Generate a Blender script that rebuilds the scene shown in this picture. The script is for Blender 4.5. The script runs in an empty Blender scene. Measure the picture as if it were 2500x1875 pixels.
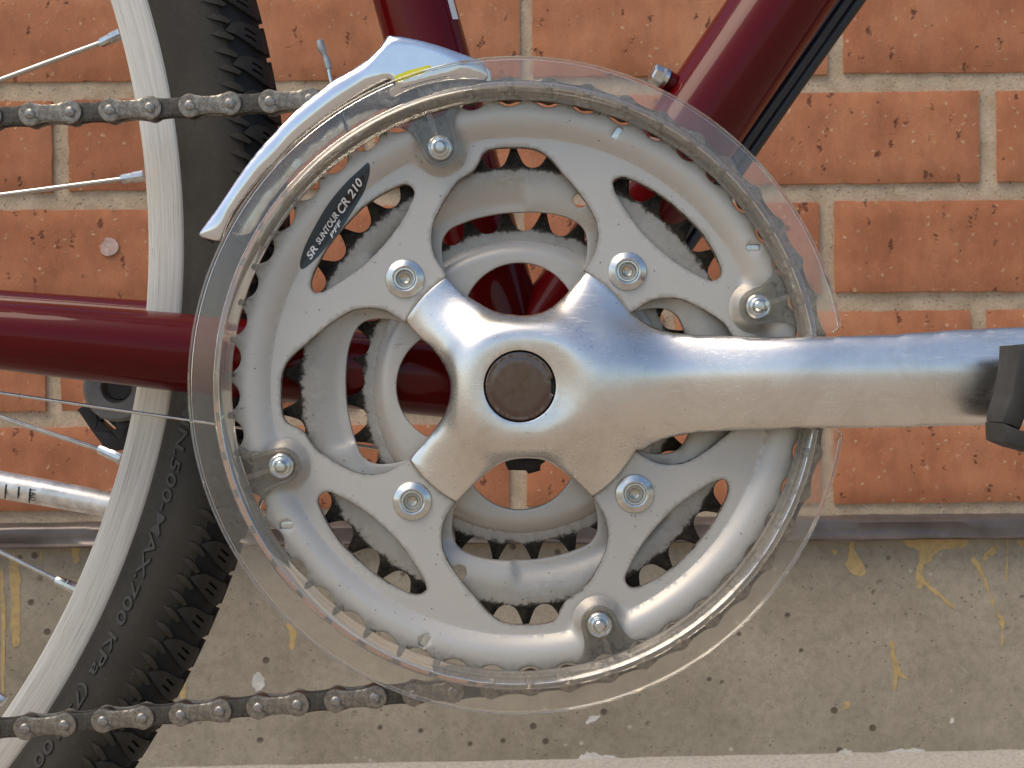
import bpy, bmesh, math, random
import numpy as np
from mathutils import Vector, Matrix, geometry, noise

random.seed(7); np.random.seed(7)
R = math.radians
# ------------------------------------------------------------------ camera, sky, sun, exposure
D = 450.0            # mm from the lens to the chainring plane (y = 0)
S = 0.135            # mm per photo pixel on that plane
ROLL = R(0.55)
H = 295.0            # mm, lens height above the ground
CX, CY = 1250.0, 937.5
sc = bpy.context.scene
cam_d = bpy.data.cameras.new('camera'); cam = bpy.data.objects.new('camera', cam_d)
sc.collection.objects.link(cam); sc.camera = cam
cam.location = (0, -D/1000, H/1000); cam.rotation_euler = (R(90), ROLL, 0)
cam_d.sensor_width = 36.0; cam_d.lens = 36.0*D/(2500*S)
cam_d.clip_start = 0.01; cam_d.clip_end = 500
cam_d.dof.use_dof = True; cam_d.dof.focus_distance = 0.446; cam_d.dof.aperture_fstop = 60.0

world = bpy.data.worlds.new('World'); sc.world = world; world.use_nodes = True
wn = world.node_tree.nodes; wl = world.node_tree.links; wn.clear()
sky = wn.new('ShaderNodeTexSky'); sky.sky_type = 'NISHITA'; sky.sun_disc = False
SUN_EL, SUN_AZ = R(58), R(238)          # azimuth: the sun stands behind the camera, a little to the left
sky.sun_elevation = SUN_EL; sky.sun_rotation = SUN_AZ
sky.air_density = 1.0; sky.dust_density = 1.6; sky.ozone_density = 1.0
bg = wn.new('ShaderNodeBackground'); bg.inputs['Strength'].default_value = 0.10
out = wn.new('ShaderNodeOutputWorld')
wl.new(sky.outputs[0], bg.inputs[0]); wl.new(bg.outputs[0], out.inputs[0])
sun_d = bpy.data.lights.new('sun', 'SUN'); sun = bpy.data.objects.new('sun', sun_d); sc.collection.objects.link(sun)
sun_d.energy = 1.5; sun_d.angle = R(40); sun_d.color = (1.0, 0.86, 0.68)
sdir = Vector((math.sin(SUN_AZ)*math.cos(SUN_EL), math.cos(SUN_AZ)*math.cos(SUN_EL), math.sin(SUN_EL)))
sun.rotation_euler = sdir.to_track_quat('Z', 'Y').to_euler()
vs = sc.view_settings; vs.view_transform = 'Standard'; vs.look = 'None'; vs.gamma = 1.0; vs.exposure = 0.80
sc.cycles.use_denoising = True
sc.cycles.max_bounces = 12; sc.cycles.transmission_bounces = 10; sc.cycles.transparent_max_bounces = 12

# ------------------------------------------------------------------ helpers
MROT = Matrix.Translation((0, 0, H/1000)) @ Matrix.Rotation(ROLL, 4, 'Y')   # photo frame (metres) -> world
MW = MROT @ Matrix.Diagonal((0.001, 0.001, 0.001, 1))                      # photo frame (mm) -> world
MWn = np.array(MW)
def k_at(y): return S*(D+y)/D
def P(px, py, y):
    k = k_at(y); return Vector(((px-CX)*k, y, -(py-CY)*k))
def P2(pts, y):
    k = k_at(y); a = np.asarray(pts, float); return np.stack([(a[:, 0]-CX)*k, -(a[:, 1]-CY)*k], 1)
def Z(pts, ox, oy, f):                      # zoom-crop coordinates -> photo pixels
    return [(ox+x/f, oy+y/f) for x, y in pts]
col = sc.collection
def link(o, parent=None):
    col.objects.link(o)
    if parent is not None:
        o.parent = parent
        o.matrix_parent_inverse = Matrix.Translation(-parent.location)
    return o
def empty(name, loc=(0, 0, 0), parent=None):
    o = bpy.data.objects.new(name, None); o.location = loc; o.empty_display_size = 0.02
    return link(o, parent)
def tag(o, label=None, cat=None, group=None, kind=None):
    for k, v in (('label', label), ('category', cat), ('group', group), ('kind', kind)):
        if v: o[k] = v
    return o
def finish(me, mats, smooth=40):
    for m in (mats if isinstance(mats, (list, tuple)) else [mats]): me.materials.append(m)
    if smooth is not None:
        me.polygons.foreach_set('use_smooth', [True]*len(me.polygons))
        me.set_sharp_from_angle(angle=R(smooth))
    me.update()
    return me
def raw_mesh(name, verts, faces, bake=True):
    v = np.asarray(verts, float)
    if bake: v = v @ MWn[:3, :3].T + MWn[:3, 3]
    me = bpy.data.meshes.new(name); me.from_pydata(v.tolist(), [], [list(f) for f in faces]); 
    return me
def fix_normals(me):
    bm = bmesh.new(); bm.from_mesh(me); bmesh.ops.remove_doubles(bm, verts=bm.verts, dist=1e-7)
    bmesh.ops.recalc_face_normals(bm, faces=bm.faces); bm.to_mesh(me); bm.free()
def mesh_obj(name, verts, faces, mat, parent=None, smooth=40, fix=True, bake=True):
    me = raw_mesh(name, verts, faces, bake)
    if fix: fix_normals(me)
    finish(me, mat, smooth)
    return link(bpy.data.objects.new(name, me), parent)

def resample(pts, step, closed=True):
    p = np.asarray(pts, float); out = []
    n = len(p)
    for i in range(n if closed else n-1):
        a, b = p[i], p[(i+1) % n]; L = np.linalg.norm(b-a); m = max(1, int(math.ceil(L/step)))
        for j in range(m): out.append(a+(b-a)*j/m)
    if not closed: out.append(p[-1])
    return np.array(out)
def catmull(pts, closed=True, sub=6):
    p = np.asarray(pts, float); n = len(p); out = []
    rng = range(n) if closed else range(n-1)
    for i in rng:
        if closed: p0, p1, p2, p3 = p[(i-1) % n], p[i], p[(i+1) % n], p[(i+2) % n]
        else: p0, p1, p2, p3 = p[max(i-1, 0)], p[i], p[i+1], p[min(i+2, n-1)]
        for j in range(sub):
            t = j/sub
            out.append(0.5*((2*p1)+(-p0+p2)*t+(2*p0-5*p1+4*p2-p3)*t*t+(-p0+3*p1-3*p2+p3)*t**3))
    if not closed: out.append(p[-1])
    return np.array(out)
def seg_data(loops):
    a = np.concatenate([l for l in loops]); b = np.concatenate([np.roll(l, -1, 0) for l in loops]); return a, b
def inside(pts, loops):
    a, b = seg_data(loops); res = np.zeros(len(pts), bool)
    for i in range(0, len(pts), 2000):
        x = pts[i:i+2000, 0][:, None]; y = pts[i:i+2000, 1][:, None]
        c = (a[None, :, 1] > y) != (b[None, :, 1] > y)
        dy = (b[:, 1]-a[:, 1]); dy = np.where(np.abs(dy) < 1e-12, 1e-12, dy)
        xi = a[None, :, 0]+(y-a[None, :, 1])*((b[:, 0]-a[:, 0])/dy)[None, :]
        res[i:i+2000] = (np.sum(c & (x < xi), 1) % 2) == 1
    return res
def dist(pts, loops):
    a, b = seg_data(loops); d = b-a; L2 = np.maximum((d**2).sum(1), 1e-12); res = np.zeros(len(pts))
    for i in range(0, len(pts), 1500):
        p = pts[i:i+1500][:, None, :]
        t = np.clip(((p-a[None])*d[None]).sum(2)/L2[None], 0, 1)
        q = a[None]+t[..., None]*d[None]
        res[i:i+1500] = np.sqrt(((p-q)**2).sum(2).min(1))
    return res
def sstep(a, b, x):
    t = np.clip((x-a)/(b-a), 0, 1); return t*t*(3-2*t)
def tri2d(loops, step, bevel=0.0, extra=None):
    """constrained Delaunay of a region bounded by loops (first outer, the rest holes)"""
    vs_, es_ = [], []
    for l in loops:
        o = len(vs_); n = len(l); vs_ += [Vector(q) for q in l.tolist()]; es_ += [(o+i, o+(i+1) % n) for i in range(n)]
    nb = len(vs_)
    lo = np.min(loops[0], 0); hi = np.max(loops[0], 0)
    xs = np.arange(lo[0], hi[0]+step, step); ys = np.arange(lo[1], hi[1]+step, step*0.866)
    g = np.array([(x+(step/2 if j % 2 else 0), y) for j, y in enumerate(ys) for x in xs])
    if len(g): g = g[inside(g, loops)]
    if len(g): g = g[dist(g, loops) > max(bevel*1.5, step*0.45)]
    pts = [g] if len(g) else []
    if bevel > 0:
        for d in (bevel*0.35, bevel):
            for l in loops:
                t = np.roll(l, -1, 0)-np.roll(l, 1, 0); t /= np.maximum(np.linalg.norm(t, axis=1, keepdims=True), 1e-9)
                nrm = np.stack([-t[:, 1], t[:, 0]], 1)
                for sgn in (1, -1):
                    q = l+nrm*d*sgn; q = q[inside(q, loops)]
                    if len(q): q = q[dist(q, loops) > d*0.9]
                    if len(q): pts.append(q)
    if extra is not None and len(extra):
        e = extra[inside(extra, loops)]
        if len(e): e = e[dist(e, loops) > max(bevel*1.2, 0.2)]
        if len(e): pts.append(e)
    if pts: vs_ += [Vector(q) for q in np.concatenate(pts).tolist()]
    vo, eo, fo, _, _, _ = geometry.delaunay_2d_cdt(vs_, es_, [], 0, 1e-6)
    V = np.array([tuple(v) for v in vo]); F = np.array([f for f in fo if len(f) == 3])
    c = V[F].mean(1); F = F[inside(c, loops)]
    return V, F
def sheet(name, loops, hfn, thick, mat, parent=None, step=2.0, bevel=0.4, grime=None, smooth=38, extra=None, backfn=None, bake=True, obj=True):
    """a plate seen from the front: outline loops in the (u, v) plane, front depth y = hfn(pts)"""
    loops = [np.asarray(l, float) for l in loops]
    V, F = tri2d(loops, step, bevel, extra)
    y = hfn(V) if callable(hfn) else np.full(len(V), float(hfn))
    d = dist(V, loops)
    yb = backfn(V) if backfn else (y+thick)
    if bevel > 0:
        t = 1-np.clip(d/bevel, 0, 1); y = y+bevel*(1-np.sqrt(np.maximum(1-t*t, 0)))
    n = len(V)
    verts = np.concatenate([np.stack([V[:, 0], y, V[:, 1]], 1), np.stack([V[:, 0], yb, V[:, 1]], 1)])
    cnt = {}
    for f in F:
        for i in range(3):
            e = (f[i], f[(i+1) % 3]); kx = (min(e), max(e)); cnt.setdefault(kx, []).append(e)
    faces = [tuple(f) for f in F]+[tuple(n+i for i in f[::-1]) for f in F]
    for kx, l in cnt.items():
        if len(l) == 1:
            a, b = l[0]; faces.append((b, a, a+n, b+n))
    me = raw_mesh(name, verts, faces, bake)
    if grime is not None:
        at = me.attributes.new('grime', 'FLOAT', 'POINT'); g = grime(V); at.data.foreach_set('value', np.concatenate([g, g]).astype(np.float32))
    bm = bmesh.new(); bm.from_mesh(me); bmesh.ops.recalc_face_normals(bm, faces=bm.faces); bm.to_mesh(me); bm.free()
    finish(me, mat, smooth)
    if not obj: return me
    return link(bpy.data.objects.new(name, me), parent)
def inflate(loops, res, it=900):
    """Poisson membrane over a region: returns sampler of sqrt(u)"""
    loops = [np.asarray(l, float) for l in loops]
    lo = loops[0].min(0)-3*res; hi = loops[0].max(0)+3*res
    nx = int((hi[0]-lo[0])/res)+1; ny = int((hi[1]-lo[1])/res)+1
    gx, gy = np.meshgrid(lo[0]+np.arange(nx)*res, lo[1]+np.arange(ny)*res)
    m = inside(np.stack([gx.ravel(), gy.ravel()], 1), loops).reshape(ny, nx)
    u = np.zeros((ny, nx)); ii, jj = np.indices(u.shape)
    red = ((ii+jj) % 2 == 0) & m; blk = ((ii+jj) % 2 == 1) & m; w = 1.93
    for _ in range(it):
        for msk in (red, blk):
            r = np.zeros_like(u)
            r[1:-1, 1:-1] = 0.25*(u[2:, 1:-1]+u[:-2, 1:-1]+u[1:-1, 2:]+u[1:-1, :-2]+res*res)-u[1:-1, 1:-1]
            u[msk] += w*r[msk]
    def f(p):
        x = np.clip((p[:, 0]-lo[0])/res, 0, nx-1.001); yq = np.clip((p[:, 1]-lo[1])/res, 0, ny-1.001)
        i = x.astype(int); j = yq.astype(int); fx = x-i; fy = yq-j
        return np.sqrt(np.maximum(u[j, i]*(1-fx)*(1-fy)+u[j, i+1]*fx*(1-fy)+u[j+1, i]*(1-fx)*fy+u[j+1, i+1]*fx*fy, 0))
    return f
def lathe(name, prof, center, mat, parent=None, seg=48, a0=0.0, a1=360.0, closed=False, smooth=40, bake=True, uv=False, obj=True):
    """profile (r, y) revolved about the y axis through center (u, v)"""
    prof = np.asarray(prof, float); full = abs(a1-a0) >= 359.9; n = len(prof)
    m = seg if full else seg+1; verts, faces = [], []
    for i in range(m):
        a = R(a0+(a1-a0)*i/seg); ca, sa = math.cos(a), math.sin(a)
        for r, y in prof: verts.append((center[0]+r*ca, y, center[1]+r*sa))
    for i in range(seg):
        i2 = (i+1) % m
        for j in range(n if closed else n-1):
            j2 = (j+1) % n
            faces.append((i*n+j, i*n+j2, i2*n+j2, i2*n+j))
    if not full and closed:
        faces.append(tuple(range(n))); faces.append(tuple((m-1)*n+j for j in range(n)))
    me = raw_mesh(name, verts, faces, bake)
    if uv:
        ul = me.uv_layers.new(name='polar'); k = 0; nf = 0
        for p in me.polygons:
            i = nf//(n if closed else n-1); j = nf % (n if closed else n-1); nf += 1
            if p.loop_total != 4: continue
            for li, (ci, cj) in zip(range(p.loop_start, p.loop_start+4), ((i, j), (i, (j+1) % n), (i+1, (j+1) % n), (i+1, j))):
                ul.data[li].uv = (R(a0+(a1-a0)*ci/seg)*0.3, prof[cj][0]*0.001)
    bm = bmesh.new(); bm.from_mesh(me)
    if not uv: bmesh.ops.remove_doubles(bm, verts=bm.verts, dist=1e-8)
    bmesh.ops.recalc_face_normals(bm, faces=bm.faces); bm.to_mesh(me); bm.free()
    finish(me, mat, smooth)
    if not obj: return me
    return link(bpy.data.objects.new(name, me), parent)
def tube(name, pts, rad, mat, parent=None, seg=20, smooth=50, bake=True, obj=True):
    pts = [Vector(p) for p in pts]; n = len(pts); rads = rad if isinstance(rad, (list, tuple)) else [rad]*n
    verts, faces = [], []; up = None
    for i, p in enumerate(pts):
        t = (pts[min(i+1, n-1)]-pts[max(i-1, 0)]).normalized()
        if up is None: up = t.orthogonal().normalized()
        up = (up-t*up.dot(t)).normalized(); b = t.cross(up)
        for j in range(seg):
            a = 2*math.pi*j/seg; verts.append(p+(up*math.cos(a)+b*math.sin(a))*rads[i])
    for i in range(n-1):
        for j in range(seg):
            j2 = (j+1) % seg; faces.append((i*seg+j, i*seg+j2, (i+1)*seg+j2, (i+1)*seg+j))
    faces.append(tuple(range(seg))); faces.append(tuple((n-1)*seg+j for j in range(seg)))
    me = raw_mesh(name, [tuple(v) for v in verts], faces, bake); fix_normals(me); finish(me, mat, smooth)
    if not obj: return me
    return link(bpy.data.objects.new(name, me), parent)
def text_mesh(s, size, shear=0.0, spacing=1.0, bold=0.0):
    c = bpy.data.curves.new('lettering', 'FONT'); c.body = s; c.size = size; c.shear = shear; c.space_character = spacing
    c.resolution_u = 3; c.offset = bold; o = bpy.data.objects.new('lettering', c); col.objects.link(o)
    bpy.context.view_layer.update()
    dg = bpy.context.evaluated_depsgraph_get(); me = bpy.data.meshes.new_from_object(o.evaluated_get(dg))
    bm = bmesh.new(); bm.from_mesh(me); bmesh.ops.triangulate(bm, faces=bm.faces[:])
    for _ in range(3):
        le = [e for e in bm.edges if e.calc_length() > 0.16*size]
        if not le: break
        bmesh.ops.subdivide_edges(bm, edges=le, cuts=1); bmesh.ops.triangulate(bm, faces=bm.faces[:])
    bm.to_mesh(me); bm.free()
    V = np.array([tuple(v.co) for v in me.vertices]); F = [tuple(p.vertices) for p in me.polygons]
    bpy.data.objects.remove(o); bpy.data.meshes.remove(me); bpy.data.curves.remove(c)
    return V, F

# ------------------------------------------------------------------ materials
class NT:
    def __init__(s, name):
        s.m = bpy.data.materials.new(name); s.m.use_nodes = True; s.t = s.m.node_tree; s.n = s.t.nodes; s.l = s.t.links
        s.b = s.n['Principled BSDF']
    def new(s, t, **kw):
        n = s.n.new(t)
        for k, v in kw.items():
            if hasattr(n, k): setattr(n, k, v)
            else: n.inputs[k].default_value = v
        return n
    def ln(s, a, b): s.l.new(a, b)
    def coord(s, kind='Object', scale=(1, 1, 1)):
        tc = s.new('ShaderNodeTexCoord'); mp = s.new('ShaderNodeMapping'); mp.inputs['Scale'].default_value = scale
        s.ln(tc.outputs[kind], mp.inputs[0]); return mp.outputs[0]
    def noise(s, vec, scale, detail=4, rough=0.6, dist=0.0):
        n = s.new('ShaderNodeTexNoise'); n.inputs['Scale'].default_value = scale; n.inputs['Detail'].default_value = detail
        n.inputs['Roughness'].default_value = rough; n.inputs['Distortion'].default_value = dist
        if vec is not None: s.ln(vec, n.inputs['Vector'])
        return n.outputs['Fac']
    def voro(s, vec, scale, rnd=1.0, out='Distance'):
        n = s.new('ShaderNodeTexVoronoi'); n.inputs['Scale'].default_value = scale; n.inputs['Randomness'].default_value = rnd
        s.ln(vec, n.inputs['Vector']); return n.outputs[out]
    def ramp(s, fac, stops):
        n = s.new('ShaderNodeValToRGB'); cr = n.color_ramp
        while len(cr.elements) < len(stops): cr.elements.new(0.5)
        for e, (p, c) in zip(cr.elements, stops):
            e.position = p; e.color = (c, c, c, 1) if not isinstance(c, (tuple, list)) else (*c[:3], 1)
        s.ln(fac, n.inputs[0]); return n.outputs[0]
    def mix(s, fac, a, b, mode='MIX'):
        n = s.new('ShaderNodeMix', data_type='RGBA', blend_type=mode)
        for v, i in ((fac, 0), (a, 6), (b, 7)):
            if hasattr(v, 'links'): s.ln(v, n.inputs[i])
            elif i == 0: n.inputs[0].default_value = v
            else: n.inputs[i].default_value = (*v[:3], 1)
        return n.outputs[2]
    def math(s, op, a, b=None):
        n = s.new('ShaderNodeMath', operation=op)
        for v, i in ((a, 0), (b, 1)):
            if v is None: continue
            if hasattr(v, 'links'): s.ln(v, n.inputs[i])
            else: n.inputs[i].default_value = v
        return n.outputs[0]
    def bump(s, h, strength=0.3, dist=0.001, nrm=None):
        n = s.new('ShaderNodeBump'); n.inputs['Strength'].default_value = strength; n.inputs['Distance'].default_value = dist
        s.ln(h, n.inputs['Height'])
        if nrm is not None: s.ln(nrm, n.inputs['Normal'])
        return n.outputs[0]
    def set(s, **kw):
        for k, v in kw.items():
            k = k.replace('_', ' ')
            i = s.b.inputs[k]
            if hasattr(v, 'links'): s.ln(v, i)
            elif k in ('Base Color', 'Coat Tint', 'Specular Tint', 'Emission Color'): i.default_value = (*v, 1)
            else: i.default_value = v
        return s
def simple(name, c, rough=0.5, metal=0.0, var=0.12, scale=300, bump=0.0, **kw):
    t = NT(name); v = t.coord(); n = t.noise(v, scale, 5, 0.65)
    f = t.ramp(n, [(0.3, 1-var), (0.7, 1+var)])
    t.set(Base_Color=t.mix(1.0, c, f, 'MULTIPLY'), Metallic=metal)
    r = t.ramp(t.noise(v, scale*0.4, 4), [(0.3, max(rough-0.08, 0.02)), (0.75, min(rough+0.1, 1))]); t.set(Roughness=r)
    if bump: t.set(Normal=t.bump(n, bump, 0.0005))
    t.set(**kw); return t.m

def m_brick():
    t = NT('fired_brick'); tc = t.new('ShaderNodeTexCoord'); oi = t.new('ShaderNodeObjectInfo')
    off = t.new('ShaderNodeVectorMath', operation='MULTIPLY_ADD')
    cmb = t.new('ShaderNodeCombineXYZ')
    for i in range(3): t.ln(t.math('MULTIPLY', oi.outputs['Random'], 7.0+3*i), cmb.inputs[i])
    add = t.new('ShaderNodeVectorMath', operation='ADD'); t.ln(tc.outputs['Object'], add.inputs[0]); t.ln(cmb.outputs[0], add.inputs[1])
    v = add.outputs[0]
    st = t.new('ShaderNodeMapping'); st.inputs['Scale'].default_value = (1.0, 1.0, 0.45); t.ln(v, st.inputs[0])
    big = t.noise(v, 22, 3, 0.6); mid = t.noise(st.outputs[0], 120, 5, 0.65); fine = t.noise(v, 900, 4, 0.7)
    c = t.ramp(big, [(0.25, (0.345, 0.120, 0.050)), (0.5, (0.425, 0.163, 0.072)), (0.75, (0.49, 0.208, 0.10))])
    c = t.mix(0.6, c, t.ramp(mid, [(0.25, 0.72), (0.5, 1.0), (0.8, 1.22)]), 'MULTIPLY')
    c = t.mix(0.7, c, t.ramp(fine, [(0.3, 0.82), (0.7, 1.15)]), 'MULTIPLY')
    hue = t.ramp(oi.outputs['Random'], [(0.0, (0.86, 0.80, 0.78)), (0.5, (1, 1, 1)), (1.0, (1.07, 1.13, 1.16))]); c = t.mix(1.0, c, hue, 'MULTIPLY')
    # pale grit and drag-mark pits
    wv = t.new('ShaderNodeVectorMath', operation='ADD'); wz_ = t.new('ShaderNodeTexNoise'); wz_.inputs['Scale'].default_value = 650; t.ln(v, wz_.inputs['Vector'])
    ws = t.new('ShaderNodeVectorMath', operation='SCALE'); ws.inputs['Scale'].default_value = 0.005; t.ln(wz_.outputs['Color'], ws.inputs[0]); t.ln(v, wv.inputs[0]); t.ln(ws.outputs[0], wv.inputs[1])
    vz = t.voro(wv.outputs[0], 150)
    g1 = t.ramp(t.math('ADD', vz, t.math('MULTIPLY', t.noise(v, 260, 2), 0.22)), [(0.20, 1.0), (0.31, 0.0)])
    sel = t.ramp(t.noise(v, 70, 2), [(0.40, 0.0), (0.50, 1.0)])
    gm = t.mix(1.0, g1, sel, 'MULTIPLY')
    c = t.mix(t.math('MULTIPLY', gm, 0.95), c, (0.58, 0.36, 0.20))
    st2 = t.new('ShaderNodeMapping'); st2.inputs['Scale'].default_value = (1.0, 1.0, 0.42); t.ln(v, st2.inputs[0])
    wob = t.new('ShaderNodeVectorMath', operation='ADD'); nz = t.new('ShaderNodeTexNoise'); nz.inputs['Scale'].default_value = 400; t.ln(v, nz.inputs['Vector'])
    sc_ = t.new('ShaderNodeVectorMath', operation='SCALE'); sc_.inputs['Scale'].default_value = 0.006; t.ln(nz.outputs['Color'], sc_.inputs[0])
    t.ln(st2.outputs[0], wob.inputs[0]); t.ln(sc_.outputs[0], wob.inputs[1])
    pz = t.voro(wob.outputs[0], 130); psel = t.ramp(t.noise(v, 95, 2), [(0.48, 0.0), (0.56, 1.0)])
    pit = t.mix(1.0, t.ramp(pz, [(0.12, 1.0), (0.24, 0.0)]), psel, 'MULTIPLY')
    c = t.mix(t.math('MULTIPLY', pit, 0.85), c, (0.10, 0.03, 0.017))
    h = t.math('SUBTRACT', t.math('ADD', t.math('MULTIPLY', mid, 0.5), t.math('MULTIPLY', fine, 0.25)), t.math('MULTIPLY', pit, 1.2))
    h = t.math('ADD', h, t.math('MULTIPLY', gm, 0.4))
    t.set(Base_Color=c, Roughness=0.85, Normal=t.bump(h, 0.7, 0.0012)); return t.m
def m_mortar():
    t = NT('lime_mortar'); v = t.coord(); a = t.noise(v, 60, 4); b = t.noise(v, 700, 4, 0.75)
    c = t.ramp(a, [(0.3, (0.44, 0.335, 0.215)), (0.7, (0.61, 0.485, 0.34))]); c = t.mix(0.8, c, t.ramp(b, [(0.3, 0.7), (0.6, 1.1)]), 'MULTIPLY')
    sp = t.mix(1.0, t.ramp(t.voro(v, 420), [(0.12, 1.0), (0.25, 0.0)]), t.ramp(t.noise(v, 230, 2), [(0.48, 0.0), (0.58, 1.0)]), 'MULTIPLY')
    c = t.mix(t.math('MULTIPLY', sp, 0.7), c, (0.13, 0.10, 0.06))
    t.set(Base_Color=c, Roughness=0.95, Normal=t.bump(t.math('SUBTRACT', b, sp), 0.8, 0.001)); return t.m
def m_concrete():
    t = NT('cast_concrete'); v = t.coord(); a = t.noise(v, 9, 5, 0.6); b = t.noise(v, 210, 5, 0.72); f = t.noise(v, 1100, 3, 0.7)
    c = t.ramp(a, [(0.3, (0.25, 0.21, 0.148)), (0.5, (0.325, 0.278, 0.203)), (0.72, (0.41, 0.352, 0.265))])
    c = t.mix(0.75, c, t.ramp(b, [(0.28, 0.70), (0.5, 1.0), (0.75, 1.22)]), 'MULTIPLY'); c = t.mix(0.7, c, t.ramp(f, [(0.3, 0.8), (0.7, 1.15)]), 'MULTIPLY')
    # air holes, dark aggregate, pale lime specks
    p1 = t.mix(1.0, t.ramp(t.voro(v, 62), [(0.10, 1.0), (0.16, 0.0)]), t.ramp(t.noise(v, 21, 2), [(0.46, 0.0), (0.52, 1.0)]), 'MULTIPLY')
    p2 = t.mix(1.0, t.ramp(t.voro(v, 210), [(0.10, 1.0), (0.18, 0.0)]), t.ramp(t.noise(v, 60, 2), [(0.5, 0.0), (0.56, 1.0)]), 'MULTIPLY')
    pit = t.math('MAXIMUM', p1, t.math('MULTIPLY', p2, 0.6))
    c = t.mix(t.math('MULTIPLY', pit, 0.8), c, (0.075, 0.055, 0.035))
    sh = t.new('ShaderNodeMapping'); sh.inputs['Location'].default_value = (3.1, 1.7, 2.3); t.ln(v, sh.inputs[0])
    w = t.mix(1.0, t.ramp(t.voro(sh.outputs[0], 95), [(0.08, 1.0), (0.16, 0.0)]), t.ramp(t.noise(sh.outputs[0], 30, 2), [(0.57, 0.0), (0.62, 1.0)]), 'MULTIPLY')
    c = t.mix(t.math('MULTIPLY', w, 0.6), c, (0.62, 0.57, 0.48))
    t.set(Base_Color=c, Roughness=0.92, Normal=t.bump(t.math('SUBTRACT', t.math('MULTIPLY', b, 0.5), t.math('MULTIPLY', pit, 1.5)), 0.6, 0.001)); return t.m
def m_silver(name='silver_paint', base=(0.515, 0.487, 0.437), metal=0.35, rough=0.40, amount=1.0, scratch=0.12):
    t = NT(name); v = t.coord(); at = t.new('ShaderNodeAttribute', attribute_name='grime')
    n1 = t.noise(v, 330, 5, 0.7, 0.3); n2 = t.noise(v, 1400, 4, 0.7); n3 = t.noise(v, 45, 3)
    c = t.mix(0.35, base, t.ramp(n3, [(0.3, 0.86), (0.7, 1.08)]), 'MULTIPLY')
    c = t.mix(0.3, c, t.ramp(n2, [(0.3, 0.88), (0.7, 1.06)]), 'MULTIPLY')
    film = t.ramp(t.math('ADD', at.outputs['Fac'], t.math('MULTIPLY', t.math('SUBTRACT', n3, 0.5), 0.55)), [(0.08, 0.0), (0.40, 0.46), (0.72, 0.85)])
    film = t.math('MULTIPLY', film, t.ramp(n1, [(0.25, 0.55), (0.6, 1.0)]))
    c = t.mix(film, c, (0.145, 0.118, 0.082))
    g = t.math('ADD', at.outputs['Fac'], t.math('MULTIPLY', t.math('SUBTRACT', n1, 0.5), 0.75*amount))
    gm = t.ramp(g, [(0.56, 0.0), (0.66, 0.8), (0.74, 1.0)])
    c = t.mix(gm, c, t.mix(t.ramp(n1, [(0.4, 0.0), (0.62, 1.0)]), (0.006, 0.005, 0.004), (0.032, 0.025, 0.015)))
    # stray specks
    sp = t.mix(1.0, t.ramp(t.voro(v, 330), [(0.06, 1.0), (0.12, 0.0)]), t.ramp(t.noise(v, 90, 2), [(0.52, 0.0), (0.57, 1.0)]), 'MULTIPLY')
    c = t.mix(t.math('MULTIPLY', sp, 0.8), c, (0.03, 0.025, 0.02))
    scr = t.noise(t.coord('Object', (1, 1, 0.12)), 1500, 2, 0.5, 1.5)
    hs = []
    for rz in (0.7, -0.5, 1.9):
        mp = t.new('ShaderNodeMapping'); tcn = t.new('ShaderNodeTexCoord'); mp.inputs['Rotation'].default_value = (0, rz, 0); mp.inputs['Scale'].default_value = (0.04, 1, 1)
        t.ln(tcn.outputs['Object'], mp.inputs[0]); hs.append(t.ramp(t.noise(mp.outputs[0], 1500, 2, 0.5, 1.2), [(0.68, 0.0), (0.73, 1.0)]))
    hair = t.mix(1.0, t.math('MAXIMUM', t.math('MAXIMUM', hs[0], hs[1]), hs[2]), t.ramp(t.noise(v, 75, 3), [(0.5, 0.0), (0.6, 1.0)]), 'MULTIPLY')
    c = t.mix(t.math('MULTIPLY', hair, scratch), c, (0.10, 0.085, 0.06))
    t.set(Base_Color=c, Metallic=t.math('SUBTRACT', metal, t.math('MULTIPLY', gm, metal)),
          Roughness=t.math('ADD', t.ramp(n2, [(0.3, rough-0.05), (0.7, rough+0.07)]), t.math('MULTIPLY', gm, 0.12)),
          Specular_IOR_Level=t.math('SUBTRACT', 0.5, t.math('MULTIPLY', gm, 0.38)),
          Normal=t.bump(t.math('ADD', t.math('MULTIPLY', gm, 0.25), t.math('MULTIPLY', t.math('ADD', n2, t.math('MULTIPLY', scr, 0.5)), 0.10)), 0.35, 0.0004)); return t.m
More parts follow.
